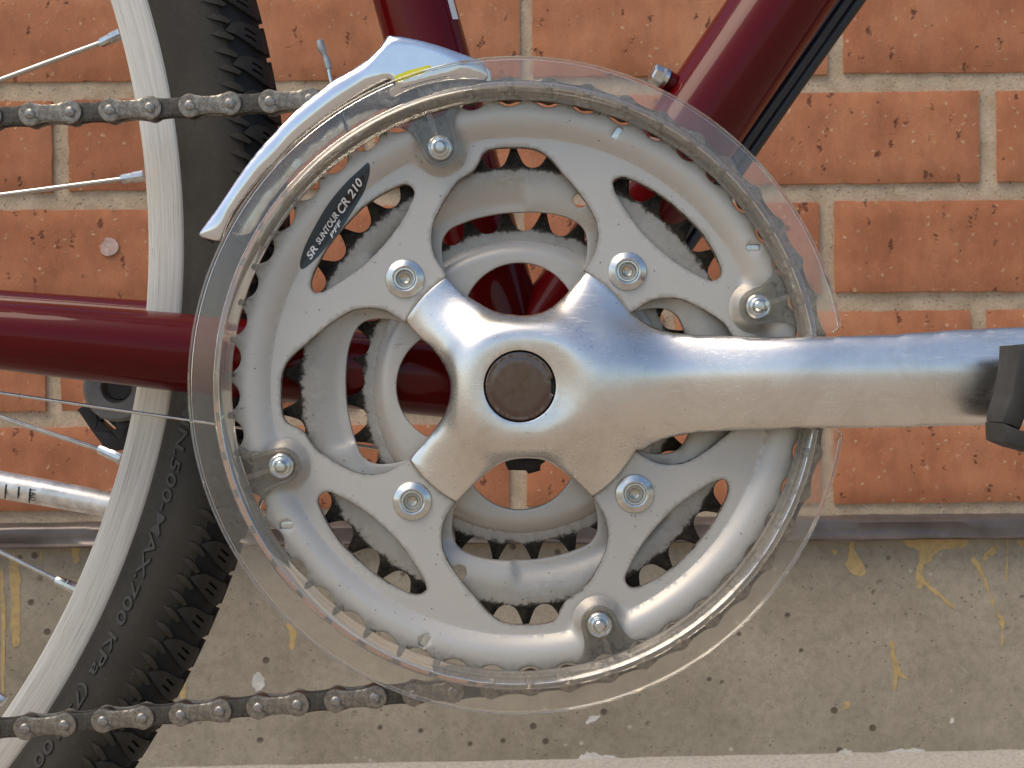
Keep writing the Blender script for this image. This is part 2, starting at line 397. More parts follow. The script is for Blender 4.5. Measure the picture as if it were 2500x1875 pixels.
def m_polished():
    t = NT('polished_aluminium'); v = t.coord()
    n1 = t.noise(t.coord('Object', (0.2, 1, 1)), 520, 5, 0.7); n2 = t.noise(v, 40, 4, 0.6); n3 = t.noise(v, 900, 3)
    c = t.mix(0.5, (0.76, 0.725, 0.67), t.ramp(n2, [(0.3, 0.86), (0.7, 1.06)]), 'MULTIPLY')
    wv = t.new('ShaderNodeVectorMath', operation='ADD'); nz = t.new('ShaderNodeTexNoise'); nz.inputs['Scale'].default_value = 900; t.ln(v, nz.inputs['Vector'])
    ws = t.new('ShaderNodeVectorMath', operation='SCALE'); ws.inputs['Scale'].default_value = 0.004; t.ln(nz.outputs['Color'], ws.inputs[0]); t.ln(v, wv.inputs[0]); t.ln(ws.outputs[0], wv.inputs[1])
    sp = t.mix(1.0, t.ramp(t.voro(wv.outputs[0], 300), [(0.06, 1.0), (0.15, 0.0)]), t.ramp(t.noise(v, 60, 3), [(0.50, 0.0), (0.60, 1.0)]), 'MULTIPLY')
    c = t.mix(t.math('MULTIPLY', sp, 0.55), c, (0.10, 0.08, 0.06))
    sm = t.ramp(t.noise(v, 30, 6, 0.75, 1.2), [(0.46, 0.0), (0.8, 0.42)]); c = t.mix(sm, c, (0.36, 0.31, 0.235))
    # hairline scratches in three directions
    scs = []
    for rz, sc2 in ((0.5, 260), (-0.35, 330), (1.35, 300)):
        mp = t.new('ShaderNodeMapping'); tcn = t.new('ShaderNodeTexCoord'); mp.inputs['Rotation'].default_value = (0, rz, 0); mp.inputs['Scale'].default_value = (0.035, 1, 1)
        t.ln(tcn.outputs['Object'], mp.inputs[0]); k = t.noise(mp.outputs[0], sc2*6, 2, 0.5, 0.6); scs.append(t.ramp(k, [(0.66, 0.0), (0.70, 1.0)]))
    scr = t.math('MAXIMUM', t.math('MAXIMUM', scs[0], scs[1]), scs[2]); scr = t.mix(1.0, scr, t.ramp(t.noise(v, 55, 3), [(0.48, 0.0), (0.62, 1.0)]), 'MULTIPLY')
    c = t.mix(t.math('MULTIPLY', scr, 0.35), c, (0.93, 0.91, 0.88))
    r = t.ramp(t.math('ADD', t.math('MULTIPLY', n1, 0.5), t.math('MULTIPLY', n2, 0.5)), [(0.3, 0.22), (0.7, 0.34)])
    t.set(Base_Color=c, Metallic=1.0, Roughness=t.math('ADD', r, t.math('MULTIPLY', scr, 0.15)), Normal=t.bump(t.math('ADD', t.math('MULTIPLY', n1, 0.5), t.math('MULTIPLY', scr, -1.0)), 0.09, 0.0001)); return t.m
def m_rim():
    t = NT('worn_brake_track'); uvn = t.new('ShaderNodeUVMap', uv_map='polar')
    mp = t.new('ShaderNodeMapping'); mp.inputs['Scale'].default_value = (0.02, 1, 1); t.ln(uvn.outputs[0], mp.inputs[0])
    mp2 = t.new('ShaderNodeMapping'); mp2.inputs['Scale'].default_value = (0.012, 1, 1); t.ln(uvn.outputs[0], mp2.inputs[0])
    a = t.noise(mp.outputs[0], 900, 5, 0.7); b = t.noise(mp2.outputs[0], 2600, 4, 0.7)
    c = t.ramp(a, [(0.28, (0.46, 0.43, 0.365)), (0.5, (0.60, 0.565, 0.495)), (0.7, (0.69, 0.655, 0.585))])
    dk = t.ramp(b, [(0.575, 0.0), (0.68, 0.85)]); c = t.mix(dk, c, (0.20, 0.175, 0.14))
    t.set(Base_Color=c, Metallic=0.25, Roughness=0.5, Normal=t.bump(b, 0.25, 0.0003)); return t.m
def m_chain(name, base, rust, rough):
    t = NT(name); v = t.coord(); a = t.noise(v, 420, 6, 0.75, 0.8); b = t.noise(v, 120, 3)
    c = t.ramp(a, [(0.32, rust), (0.5, tuple(0.55*x for x in base)), (0.68, base)])
    t.set(Base_Color=c, Metallic=t.ramp(a, [(0.35, 0.3), (0.6, 0.95)]), Roughness=t.ramp(a, [(0.3, rough+0.2), (0.7, rough)]), Normal=t.bump(a, 0.35, 0.0004)); return t.m
def m_paint():
    t = NT('burgundy_frame_paint'); v = t.coord(); n = t.noise(v, 9, 3); f = t.noise(v, 5000, 2)
    c = t.ramp(n, [(0.3, (0.078, 0.0006, 0.0012)), (0.7, (0.105, 0.001, 0.002))])
    dust = t.ramp(t.noise(v, 1200, 4, 0.75), [(0.68, 0.0), (0.80, 0.35)]); c = t.mix(dust, c, (0.35, 0.25, 0.22))
    t.set(Base_Color=c, Metallic=0.0, Roughness=0.30, Specular_IOR_Level=0.08, Coat_Weight=0.5, Coat_IOR=1.38, Coat_Roughness=0.03, Normal=t.bump(f, 0.04, 0.0002)); return t.m
def m_clear(name='clear_plastic', tint=(0.945, 0.91, 0.84)):
    t = NT(name); v = t.coord(); n = t.noise(v, 240, 5, 0.7)
    scr = t.noise(t.coord('Object', (1, 1, 0.07)), 900, 3, 0.6, 2.0); sm = t.ramp(scr, [(0.62, 0.0), (0.72, 1.0)])
    t.set(Base_Color=t.mix(sm, tint, tuple(0.86*x for x in tint)), Transmission_Weight=t.math('SUBTRACT', 0.955, t.math('MULTIPLY', sm, 0.10)), IOR=1.46,
          Roughness=t.ramp(n, [(0.35, 0.015), (0.75, 0.09)]), Normal=t.bump(t.noise(v, 60, 3), 0.04, 0.0006)); return t.m
def m_haze_plastic():
    t = NT('scuffed_clear_plastic'); v = t.coord(); n = t.noise(v, 90, 4, 0.6)
    c = t.ramp(n, [(0.3, (0.74, 0.68, 0.57)), (0.7, (0.84, 0.79, 0.70))])
    t.set(Base_Color=c, Transmission_Weight=0.86, IOR=1.46, Coat_Weight=1.0, Coat_Roughness=0.03,
          Roughness=t.ramp(n, [(0.3, 0.05), (0.75, 0.13)])); return t.m
def m_tyre():
    t = NT('tyre_rubber'); v = t.coord(); n = t.noise(v, 700, 5, 0.7); b = t.noise(v, 35, 4)
    c = t.ramp(b, [(0.3, (0.026, 0.022, 0.016)), (0.7, (0.048, 0.041, 0.030))]); c = t.mix(0.6, c, t.ramp(n, [(0.3, 0.75), (0.7, 1.25)]), 'MULTIPLY')
    sp = t.mix(1.0, t.ramp(t.voro(v, 300), [(0.05, 1.0), (0.1, 0.0)]), t.ramp(t.noise(v, 80, 2), [(0.6, 0.0), (0.64, 1.0)]), 'MULTIPLY')
    c = t.mix(t.math('MULTIPLY', sp, 0.5), c, (0.3, 0.28, 0.24))
    t.set(Base_Color=c, Roughness=0.52, Specular_IOR_Level=0.25, Normal=t.bump(n, 0.2, 0.0004)); return t.m
def m_dirt_tread():
    t = NT('tread_rubber'); v = t.coord(); n = t.noise(v, 500, 5, 0.7); b = t.noise(v, 60, 4)
    c = t.ramp(b, [(0.35, (0.016, 0.015, 0.014)), (0.6, (0.030, 0.027, 0.022)), (0.8, (0.065, 0.053, 0.034))])
    t.set(Base_Color=c, Roughness=0.6, Specular_IOR_Level=0.25, Normal=t.bump(n, 0.3, 0.0005)); return t.m

M_brick, M_mortar, M_conc = m_brick(), m_mortar(), m_concrete()
M_silver = m_silver(); M_silver_d = m_silver('greasy_silver_paint', (0.48, 0.452, 0.40), 0.35, 0.42, 1.0, 0.4)
M_pol, M_rim, M_paint, M_clear, M_tyre, M_tread = m_polished(), m_rim(), m_paint(), m_clear(), m_tyre(), m_dirt_tread()
M_haze = m_haze_plastic(); M_tab = m_clear('smoky_clear_plastic', (0.76, 0.735, 0.68))
M_chrome = simple('chrome', (0.74, 0.74, 0.74), 0.08, 1.0, 0.05, 120)
M_steel = simple('zinc_steel', (0.62, 0.63, 0.60), 0.24, 1.0, 0.15, 500, 0.05)
M_brass = simple('yellowed_zinc', (0.50, 0.46, 0.34), 0.28, 1.0, 0.35, 900, 0.1)
M_socket = simple('dark_socket_steel', (0.085, 0.064, 0.032), 0.38, 1.0, 0.4, 700, 0.1)  # darker brown steel tone for the recessed bolt sockets
M_link = m_chain('chain_outer_plate_steel', (0.40, 0.355, 0.29), (0.05, 0.038, 0.026), 0.33)
M_link_in = m_chain('chain_inner_plate_steel', (0.15, 0.133, 0.11), (0.028, 0.022, 0.016), 0.4)
M_pin = m_chain('chain_pin_steel', (0.55, 0.52, 0.47), (0.12, 0.10, 0.08), 0.28)
M_spoke = simple('stainless_spoke', (0.60, 0.57, 0.51), 0.28, 1.0, 0.12, 400)
M_black = simple('black_plastic', (0.012, 0.012, 0.013), 0.42, 0.0, 0.2, 400)
M_rubber = simple('grey_black_pedal_rubber', (0.035, 0.034, 0.031), 0.7, 0.0, 0.2, 300, 0.2)
M_cable = simple('black_cable_housing', (0.014, 0.015, 0.018), 0.3, 0.0, 0.2, 300)
M_cap = simple('dark_reflection_cap_metal', (0.15, 0.112, 0.098), 0.17, 1.0, 0.12, 500, 0.02)  # dark brown base colour stands in for the cap's dark mirror reflection
M_flash = simple('brown_painted_flashing', (0.108, 0.088, 0.078), 0.30, 0.25, 0.3, 30, 0.15)
def m_ochre():
    t = NT('ochre_paint_splash'); v = t.coord(); n = t.noise(v, 230, 5, 0.75)
    t.set(Base_Color=t.ramp(n, [(0.32, (0.30, 0.24, 0.15)), (0.48, (0.48, 0.33, 0.14)), (0.7, (0.56, 0.40, 0.18))]), Roughness=0.92); return t.m
M_yellow = m_ochre()
M_lime = simple('white_lime_crust', (0.62, 0.59, 0.53), 0.9, 0.0, 0.2, 160, 0.5)
M_mark = simple('chalky_mark', (0.50, 0.36, 0.31), 0.9, 0.0, 0.3, 300)
M_ledge = simple('weathered_white_paint', (0.37, 0.34, 0.29), 0.85, 0.0, 0.25, 420, 0.4)
M_ground = simple('pale_paving', (0.36, 0.31, 0.245), 0.9, 0.0, 0.15, 8, 0.2)
M_decal = simple('slate_blue_decal', (0.028, 0.043, 0.052), 0.35, 0.0, 0.1, 200)
M_decal_k = simple('black_decal_print', (0.008, 0.008, 0.009), 0.35, 0.0, 0.1, 200)
M_white = simple('white_print', (0.78, 0.77, 0.74), 0.5, 0.0, 0.05, 200)
M_sticker = simple('yellow_sticker', (0.72, 0.68, 0.03), 0.35, 0.0, 0.08, 200)
M_grey = simple('grey_cast_metal', (0.34, 0.34, 0.33), 0.45, 0.7, 0.15, 200)
M_dgrey = simple('dull_grey_alloy', (0.16, 0.16, 0.155), 0.5, 0.5, 0.2, 200)
M_grimeplate = simple('dirty_clear_tab', (0.22, 0.19, 0.14), 0.5, 0.0, 0.45, 350)
M_groove = simple('black_tread_groove', (0.005, 0.005, 0.005), 0.8, 0.0, 0.3, 300)  # near-black base band between the tread blocks
M_emb = simple('embossed_rubber', (0.042, 0.037, 0.029), 0.5, 0.0, 0.15, 300)

# ------------------------------------------------------------------ setting: ground, wall
def grid_sheet(name, x0, x1, y0, y1, z, mat, nx=2, ny=2):
    vv = [(x0+(x1-x0)*i/nx, y0+(y1-y0)*j/ny, z) for j in range(ny+1) for i in range(nx+1)]
    ff = [(j*(nx+1)+i, j*(nx+1)+i+1, (j+1)*(nx+1)+i+1, (j+1)*(nx+1)+i) for j in range(ny) for i in range(nx)]
    me = bpy.data.meshes.new(name); me.from_pydata(vv, [], ff); finish(me, mat, None); return link(bpy.data.objects.new(name, me))
tag(grid_sheet('ground', -60, 60, -120, 0.5, 0.0, M_ground), kind='structure')

YW = 416.0                                   # brick face depth
KW = k_at(YW)*0.001                          # metres per photo pixel on the wall
def wz(py): return H/1000-(py-CY)*KW
def wx(px): return (px-CX)*KW
wall = empty('brick_wall', (0, YW/1000, 0))
tag(wall, 'orange brick wall with pale mortar above a stained concrete base, behind the bicycle', 'wall')
yw = YW/1000
def brick_mesh(L, Hh, seed):
    nx, nz = 26, 9; rnd = Vector((seed*3.7, seed*1.3, 0)); vv = []; ff = []
    for j in range(nz+1):
        for i in range(nx+1):
            tx, tz = i/nx, j/nz
            tx = tx if 0 < i < nx else tx; x = (tx-0.5)*L; z = (tz-0.5)*Hh
            ex = min(i, nx-i); ez = min(j, nz-j)
            p = Vector((x*120, z*120, seed*5.0))
            nzv = noise.noise(p)*0.0011+noise.noise(p*3)*0.0005
            if ex == 0: x += nzv*0.6
            if ez == 0: z += nzv*0.5
            y = 0.0013 if (ex == 0 or ez == 0) else 0.0
            y += noise.noise(Vector((x*40, z*40, seed*9.0)))*0.0007+(0.0004*noise.noise(p*2))
            if ex <= 1 or ez <= 1:
                if noise.noise(Vector((x*60, z*60, seed*2.0+4)))>0.35: y += 0.0006
            vv.append((x, y, z))
    w = nx+1
    for j in range(nz):
        for i in range(nx): ff.append((j*w+i, j*w+i+1, (j+1)*w+i+1, (j+1)*w+i))
    ring = [i for i in range(w)]+[j*w+nx for j in range(1, nz+1)]+[nz*w+i for i in range(nx-1, -1, -1)]+[j*w for j in range(nz-1, 0, -1)]
    o = len(vv)
    for r in ring: vv.append((vv[r][0], 0.04, vv[r][2]))
    n = len(ring)
    for i in range(n): ff.append((ring[(i+1) % n], ring[i], o+i, o+(i+1) % n))
    me = bpy.data.meshes.new('brick'); me.from_pydata(vv, [], ff); return finish(me, M_brick, 50)
MOD = 756*KW; BL = MOD-36*KW; BH = 222*KW; ROWP = 267.5*KW
bricks_full = [brick_mesh(BL, BH, i+1) for i in range(7)]
bricks_low = [brick_mesh(BL, 203*KW, i+21) for i in range(4)]
row_top = [188-222-267.5*k for k in range(4, 0, -1)]+[-34+0, 233.5, 501, 768.5, 1035]
joints = {0: 1294, 1: 908, 2: 1270, 3: 1640, 4: 1262}
ri = 0
for n, top in enumerate(row_top):
    r = n-4; low = r == 4
    j0 = joints[r] if r >= 0 else (joints[0]+(378 if r % 2 else 0))
    hh = 203 if low else 222
    for k in range(-4, 4):
        xc = wx(j0+756*(k+0.5))+random.uniform(-0.0015, 0.0015)
        me = random.choice(bricks_low if low else bricks_full)
        o = bpy.data.objects.new('brick', me); o.location = (xc, yw+random.uniform(-0.0008, 0.0008), wz(top+hh/2)+random.uniform(-0.0006, 0.0006))
        o.rotation_euler = (0, R(random.uniform(-0.25, 0.25)), 0); link(o, wall)
# mortar bed, slightly recessed and uneven
zt, zb = wz(-34-267.5*4-40), wz(1278); x0, x1 = -0.85, 0.85
nx, nz = 340, 150; vv = []; ff = []
for j in range(nz+1):
    for i in range(nx+1):
        x = x0+(x1-x0)*i/nx; z = zb+(zt-zb)*j/nz
        vv.append((x, yw+0.0033+0.0006*noise.noise(Vector((x*70, z*70, 1.0)))+0.0006*noise.noise(Vector((x*260, z*260, 3.0))), z))
for j in range(nz):
    for i in range(nx): ff.append((j*(nx+1)+i, j*(nx+1)+i+1, (j+1)*(nx+1)+i+1, (j+1)*(nx+1)+i))
me = bpy.data.meshes.new('mortar_bed'); me.from_pydata(vv, [], ff); finish(me, M_mortar, 60); link(bpy.data.objects.new('mortar_bed', me), wall)
# metal flashing: long strip with a folded lip and dents
fz1, fz0 = wz(1277), wz(1323)
prof = [(0.004, fz1+0.003), (-0.0035, fz1+0.001), (-0.0055, fz1-0.0012), (-0.0045, (fz0+fz1)/2), (-0.005, fz0+0.0022), (-0.0085, fz0+0.0006), (-0.008, fz0-0.0006), (0.004, fz0-0.0002)]
vv = []; ff = []; nx = 170
for i in range(nx+1):
    x = x0+(x1-x0)*i/nx
    for q, (y, z) in enumerate(prof):
        d = 0.0011*noise.noise(Vector((x*28, q*0.6, 5.0)))+0.0006*noise.noise(Vector((x*90, q*0.8, 8.0)))
        vv.append((x, yw+y+(d*1.4 if 0 < q < 7 else 0), z+d*0.7))
m = len(prof)
for i in range(nx):
    for q in range(m-1): ff.append((i*m+q, i*m+q+1, (i+1)*m+q+1, (i+1)*m+q))
me = bpy.data.meshes.new('metal_flashing'); me.from_pydata(vv, [], ff); fix_normals(me); finish(me, M_flash, 50); link(bpy.data.objects.new('metal_flashing', me), wall)
# concrete base
cz1 = fz0+0.004; vv = []; ff = []; nx, nz = 200, 50
yc = yw+0.001
for j in range(nz+1):
    for i in range(nx+1):
        x = x0+(x1-x0)*i/nx; z = -0.02+(cz1+0.02)*j/nz
        vv.append((x, yc+0.0010*noise.noise(Vector((x*12, z*12, 2.0)))+0.0005*noise.noise(Vector((x*80, z*80, 6.0))), z))
for j in range(nz):
    for i in range(nx): ff.append((j*(nx+1)+i, j*(nx+1)+i+1, (j+1)*(nx+1)+i+1, (j+1)*(nx+1)+i))
me = bpy.data.meshes.new('concrete_base'); me.from_pydata(vv, [], ff); finish(me, M_conc, 60); base_o = link(bpy.data.objects.new('concrete_base', me), wall)

def conc_y(p):
    x = (p[:, 0]*math.cos(ROLL)+p[:, 1]*math.sin(ROLL))/1000; z = (-p[:, 0]*math.sin(ROLL)+p[:, 1]*math.cos(ROLL)+H)/1000
    return np.array([1000*(yc+0.0010*noise.noise(Vector((a*12, b*12, 2.0)))+0.0005*noise.noise(Vector((a*80, b*80, 6.0)))) for a, b in zip(x, z)])-0.22
# paint splashes and lime specks lying on the concrete
def splash(name, px_pts, mat, y=YW+0.1, th=0.25, jig=2.6, step=4.0):
    p = catmull(px_pts, True, 4)
    q = [(a+jig*noise.noise(Vector((a*0.13, b*0.13, 1)))*2, b+jig*noise.noise(Vector((a*0.13, b*0.13, 7)))*2) for a, b in p]
    o = sheet(name, [P2(q, y)], conc_y if y > YW else y, th+0.6, mat, wall, step=step, bevel=0.0); return o
zc = lambda pts: Z(pts, 1500, 1125, 2.212)
for pts in ([(1275,430),(1295,430),(1300,480),(1330,530),(1355,590),(1340,620),(1290,610),(1250,570),(1255,540),(1270,500)],
            [(1570,425),(1700,425),(1900,425),(1905,460),(1850,475),(1770,480),(1730,510),(1710,545),(1680,560),(1660,600),(1675,640),(1665,680),(1645,690),(1630,650),(1632,590),(1650,520),(1640,480),(1590,465)],
            [(1985,540),(2000,505),(2050,460),(2075,458),(2070,490),(2030,520),(1995,550)],
            [(1930,520),(1945,520),(1985,580),(2020,680),(2060,790),(2105,850),(2100,880),(2060,820),(2020,720),(1985,630),(1940,560)],
            [(2085,860),(2108,850),(2106,900),(2098,990),(2090,1000),(2093,930)],
            [(1492,975),(1508,980),(1520,1060),(1560,1150),(1600,1180),(1560,1175),(1530,1160),(1528,1230),(1505,1235),(1510,1150),(1495,1060)],
            [(1680,650),(1760,715),(1835,790),(1828,798),(1740,725),(1675,670)],
            [(1248,1310),(1268,1305),(1270,1335),(1252,1342)], [(1170,475),(1200,480),(1195,510),(1175,495)],
            [(2180,430),(2300,430),(2300,470),(2200,460)], [(2118,440),(2128,440),(2126,640),(2116,640)]):
    splash('paint_splash', zc(pts), M_yellow)
zl = lambda pts: Z(pts, 0, 1125, 2.212)
for pts in ([(50,540),(100,540),(105,700),(108,960),(95,1000),(65,990),(58,800)], [(5,600),(20,640),(30,900),(22,1240),(5,1240)],
            [(390,460),(430,465),(425,530),(405,560),(390,520)], [(1540,880),(1590,880),(1600,950),(1580,1030),(1560,1000),(1565,940)],
            [(965,1200),(1000,1190),(1005,1270),(975,1290)], [(215,490),(225,490),(225,560),(216,560)]):
    splash('paint_splash', zl(pts), M_yellow)
for pts in (Z([(1365,1170),(1395,1145),(1425,1180),(1425,1225),(1390,1245),(1360,1215)], 0, 1125, 2.212), Z([(1395,1410),(1420,1385),(1468,1375),(1460,1395),(1410,1422)], 800, 1125, 2.212),
            Z([(1360,1600),(1420,1575),(1480,1590),(1560,1600),(1570,1640),(1480,1650),(1360,1645)], 800, 1125, 2.212), Z([(1130,1600),(1200,1585),(1250,1560),(1300,1590),(1270,1605),(1180,1608)], 1500, 1125, 2.212),
            Z([(1450,1580),(1530,1560),(1620,1555),(1680,1570),(1600,1595),(1480,1600)], 1500, 1125, 2.212), Z([(1815,1395),(1830,1390),(1832,1412),(1815,1420)], 1500, 1125, 2.212)):
    splash('lime_crust', pts, M_lime)
splash('paint_mark', [(q[0], q[1]) for q in Z([(545,1335),(570,1290),(610,1288),(636,1320),(630,1360),(590,1380),(550,1370)], 0, 0, 2.212)], M_mark, y=YW-0.9)
# pale kerb along the foot of the wall
kz = wz(1860); vv = []; ff = []; nx = 120
for i in range(nx+1):
    x = x0+(x1-x0)*i/nx; dz = x*0.011+0.0008*noise.noise(Vector((x*60, 0, 3)))+0.0004*noise.noise(Vector((x*200, 0, 9)))
    for (y, z) in ((0.01, kz+0.0012), (-0.002, kz+0.0008), (-0.006, kz-0.001), (-0.045, kz-0.0022), (-0.058, kz-0.005), (-0.062, kz-0.012), (-0.062, -0.03)):
        vv.append((x, yw+y+0.0007*noise.noise(Vector((x*90, y*90, 1))), z+(dz if z > 0 else 0)))
for i in range(nx):
    for q in range(6): ff.append((i*7+q, i*7+q+1, (i+1)*7+q+1, (i+1)*7+q))
me = bpy.data.meshes.new('kerb'); me.from_pydata(vv, [], ff); fix_normals(me); finish(me, M_ledge, 50); tag(link(bpy.data.objects.new('kerb', me)), kind='structure')

# ------------------------------------------------------------------ bicycle
bike = empty('bicycle')
tag(bike, 'dark red bicycle with silver triple crankset and clear chain guard before the brick wall', 'bicycle')
CPX, CPY = 1269.0, 943.0
def ctr(y): p = P(CPX, CPY, y); return np.array((p.x, p.z))
C0 = ctr(0)
def pol(r, a, c=C0): return np.array((c[0]+r*math.cos(R(a)), c[1]+r*math.sin(R(a))))
def rot4(p, k, c=C0):
    a = k*math.pi/2; ca, sa = math.cos(a), math.sin(a); q = np.asarray(p)-c
    return np.stack([q[:, 0]*ca-q[:, 1]*sa, q[:, 0]*sa+q[:, 1]*ca], 1)+c
def arc(r, a0, a1, n, c=C0): return np.array([pol(r, a0+(a1-a0)*i/n, c) for i in range(n+1)])
def teeth_loop(N, phase, c, rr=4.0, tip=3.3, tipw=0.65):
    """sprocket outline; a valley sits at angle phase"""
    Rp = 12.7/(2*math.sin(math.pi/N)); out = []
    for k in range(N):
        a = phase+360.0*k/N; vc = pol(Rp, a, c); ra = R(a)
        loc = []
        for d in np.linspace(-62, 62, 9):             # valley arc, open outwards
            th = ra+math.pi+R(d)
            loc.append(vc+rr*np.array((math.cos(th), math.sin(th))))
        loc = loc[::-1]
        # order by increasing angle
        loc.sort(key=lambda q: math.atan2(*(lambda w: (w[1], w[0]))(np.array(((q-c) @ np.array((math.cos(ra), math.sin(ra))), (q-c) @ np.array((-math.sin(ra), math.cos(ra))))))))
        out += loc
        at = a+180.0/N; rt = Rp+tip; da = math.degrees(tipw/rt)
        # concave flank, then the blunt tip
        for s_, da_ in ((-1, None), (1, None)):
            pass
        p_end = loc[-1]; nxt_a = a+360.0/N
        t1 = pol(rt-0.35, at-da*1.5, c); t2 = pol(rt, at-da*0.5, c); t3 = pol(rt, at+da*0.5, c); t4 = pol(rt-0.35, at+da*1.5, c)
        m1 = (p_end*0.5+t1*0.5); m1 = m1+(pol(1, at, np.zeros(2)))*(-0.25)
        out += [m1, t1, t2, t3, t4]
        ve = pol(Rp, nxt_a, c); th = R(nxt_a)+math.pi+R(62); p_n = ve+rr*np.array((math.cos(th), math.sin(th)))
        th2 = R(nxt_a)+math.pi-R(62); p_n2 = ve+rr*np.array((math.cos(th2), math.sin(th2)))
        p_n = p_n if np.linalg.norm(p_n-t4) < np.linalg.norm(p_n2-t4) else p_n2
        m2 = p_n*0.5+t4*0.5+(pol(1, at, np.zeros(2)))*(-0.25); out.append(m2)
    return np.array(out)

# --- outer chainring
RF = 82.1; PKT = 8.75; RB = 81.9; BANG = 18.5
brk_c = [pol(RB, BANG+90*k) for k in range(4)]
def smin(a, b, k):
    h = np.clip(0.5+0.5*(b-a)/k, 0, 1); return b*(1-h)+a*h-k*h*(1-h)
def h_outer(p):
    r = np.linalg.norm(p-C0, axis=1); d = RF-r
    for b in brk_c: d = smin(d, np.linalg.norm(p-b, axis=1)-PKT, 3.6)
    t = np.clip(-d/6.2, 0, 1); y = -3.3*(1-(1-t)**2)
    return y
win_px = Z([(1880,1470),(1990,1290),(2030,1150),(2025,980),(1980,850),(1880,690),(1780,560),(1660,420),(1560,300),(1470,215),(1370,160),(1250,135),(1100,132),(960,138),(850,160),(790,205),(750,290),(700,370),(640,420),(560,470),(500,520),(430,620),(360,730),(300,850),(255,960),(238,1100),(250,1230),(290,1340),(350,1430),(400,1510)], 1000, 330, 4.424)
win = P2(win_px, 0); win = catmull(win, False, 4)
R_SP = 43.4
hole = []
for k in range(4):
    w = rot4(win, k); hole.append(w)
    a_end = math.degrees(math.atan2(*(w[-1]-C0)[::-1])); a_nx = math.degrees(math.atan2(*(rot4(win, k+1)[0]-C0)[::-1]))
    while a_nx < a_end: a_nx += 360
    hole.append(arc(R_SP, a_end+1, a_nx-1, 8))
hole = np.concatenate(hole)
slot_px = Z([(435,330),(430,290),(455,255),(510,235),(570,240),(680,280),(850,370),(1000,470),(1130,580),(1250,690),(1350,790),(1430,900),(1500,1010),(1550,1110),(1590,1200),(1600,1260),(1580,1310),(1530,1345),(1470,1345),(1380,1305),(1260,1245),(1100,1140),(960,1030),(820,900),(700,770),(600,630),(510,490),(455,400)], 1400, 380, 4.424)
slot = catmull(P2(slot_px, 0), True, 3)
slots = [rot4(slot, k) for k in range(4)]
lance = []
for ang, tilt in ((30.7, 0), (210.8, 0), (69, 55), (249.5, 55)):
    c = pol(89.0, ang); ca, sa = math.cos(R(tilt)), math.sin(R(tilt))
    rect = []
    for (cx, cy) in ((-2.2, -0.8), (-1.7, -1.2), (1.7, -1.2), (2.2, -0.8), (2.2, 0.8), (1.7, 1.2), (-1.7, 1.2), (-2.2, 0.8)): rect.append((c[0]+cx*ca-cy*sa, c[1]+cx*sa+cy*ca))
    lance.append((np.array(rect), c, tilt))
T48 = teeth_loop(48, -88.0, C0, rr=5.35, tip=2.3)
def grime_outer(p):
    r = np.linalg.norm(p-C0, axis=1); g = 0.06+0.46*sstep(88.5, 92.6, r)+0.25*sstep(92.5, 97, r)
    for b in brk_c:
        e = (b-C0)/np.linalg.norm(b-C0); q = p-b; al = q @ e; ac = np.abs(q @ np.array((-e[1], e[0])))
        g = np.maximum(g, 0.58*sstep(3.0, 7.5, al)*sstep(9.5, 5.5, ac))
    for b in brk_c: g = np.maximum(g, 0.42*sstep(11.0, 7, np.linalg.norm(p-b, axis=1)))
    d = dist(p, [hole]+slots); return np.maximum(g, 0.58*sstep(1.1, 0.0, d))
crease = []
for i in range(720): crease.append(pol(RF+0.05, i/2)); crease.append(pol(RF-0.5, i/2))
for b in brk_c:
    for i in range(120):
        for rr_ in (PKT, PKT-1.2, PKT-2.5): crease.append(b+rr_*np.array((math.cos(R(i*3)), math.sin(R(i*3)))))
ring1 = sheet('outer_chainring', [resample(T48, 1.2), resample(hole, 1.2)]+[resample(s_, 1.2) for s_ in slots]+[l[0] for l in lance], h_outer, 2.6, M_silver, bike, step=1.55, bevel=0.45, grime=grime_outer, extra=np.array(crease))
tag(ring1, 'largest silver chainring with four leaf-shaped slots and a dark oval decal')
for rect, c, tilt in lance:
    q = c+(rect-c)*1.15; sheet('ramp_pin', [q], -1.9, 1.6, M_steel, ring1, step=1.5, bevel=0.25)

# --- middle and inner chainrings
C1 = ctr(5.0); C2 = ctr(11.0)
mid_px = Z([(1880,1450),(1915,1300),(1920,1150),(1890,1030),(1820,950),(1700,890),(1550,850),(1350,830),(1150,830),(1000,840),(850,865),(700,900),(560,950),(450,1000),(390,1060),(355,1130),(345,1230),(355,1340),(380,1460)], 1000, 330, 4.424)
midw = catmull(P2(mid_px, 7.0), False, 4); mh = []
for k in range(4):
    w = rot4(midw, k, C1); mh.append(w); a_end = math.degrees(math.atan2(*(w[-1]-C1)[::-1])); a_nx = math.degrees(math.atan2(*(rot4(midw, k+1, C1)[0]-C1)[::-1]))
    while a_nx < a_end: a_nx += 360
    mh.append(arc(44.0, a_end+1, a_nx-1, 8, C1))
mh = np.concatenate(mh)
def ang_in(a, lo, hi, soft=3.0):
    d = (a-lo) % 360; w = (hi-lo) % 360; return sstep(0, soft, d)*sstep(w+soft, w, d)
def h_mid(p):
    q = p-C1; r = np.linalg.norm(q, axis=1); a = np.degrees(np.arctan2(q[:, 1], q[:, 0])) % 360
    lip = np.maximum.reduce([ang_in(a, 87, 138), ang_in(a, 267, 318), ang_in(a, 152, 197)])
    r0 = 57.4+4.0*lip; t = np.clip((r-r0)/9.0, 0, 1)
    return 7.6-3.2*(1-(1-t)**2)-0.6*(1-lip)*sstep(64, 58, r)
def hole_c(ang, r=65.2, rad=2.5): return pol(r, ang, C1)+rad*np.array([(math.cos(R(i*22.5)), math.sin(R(i*22.5))) for i in range(16)])
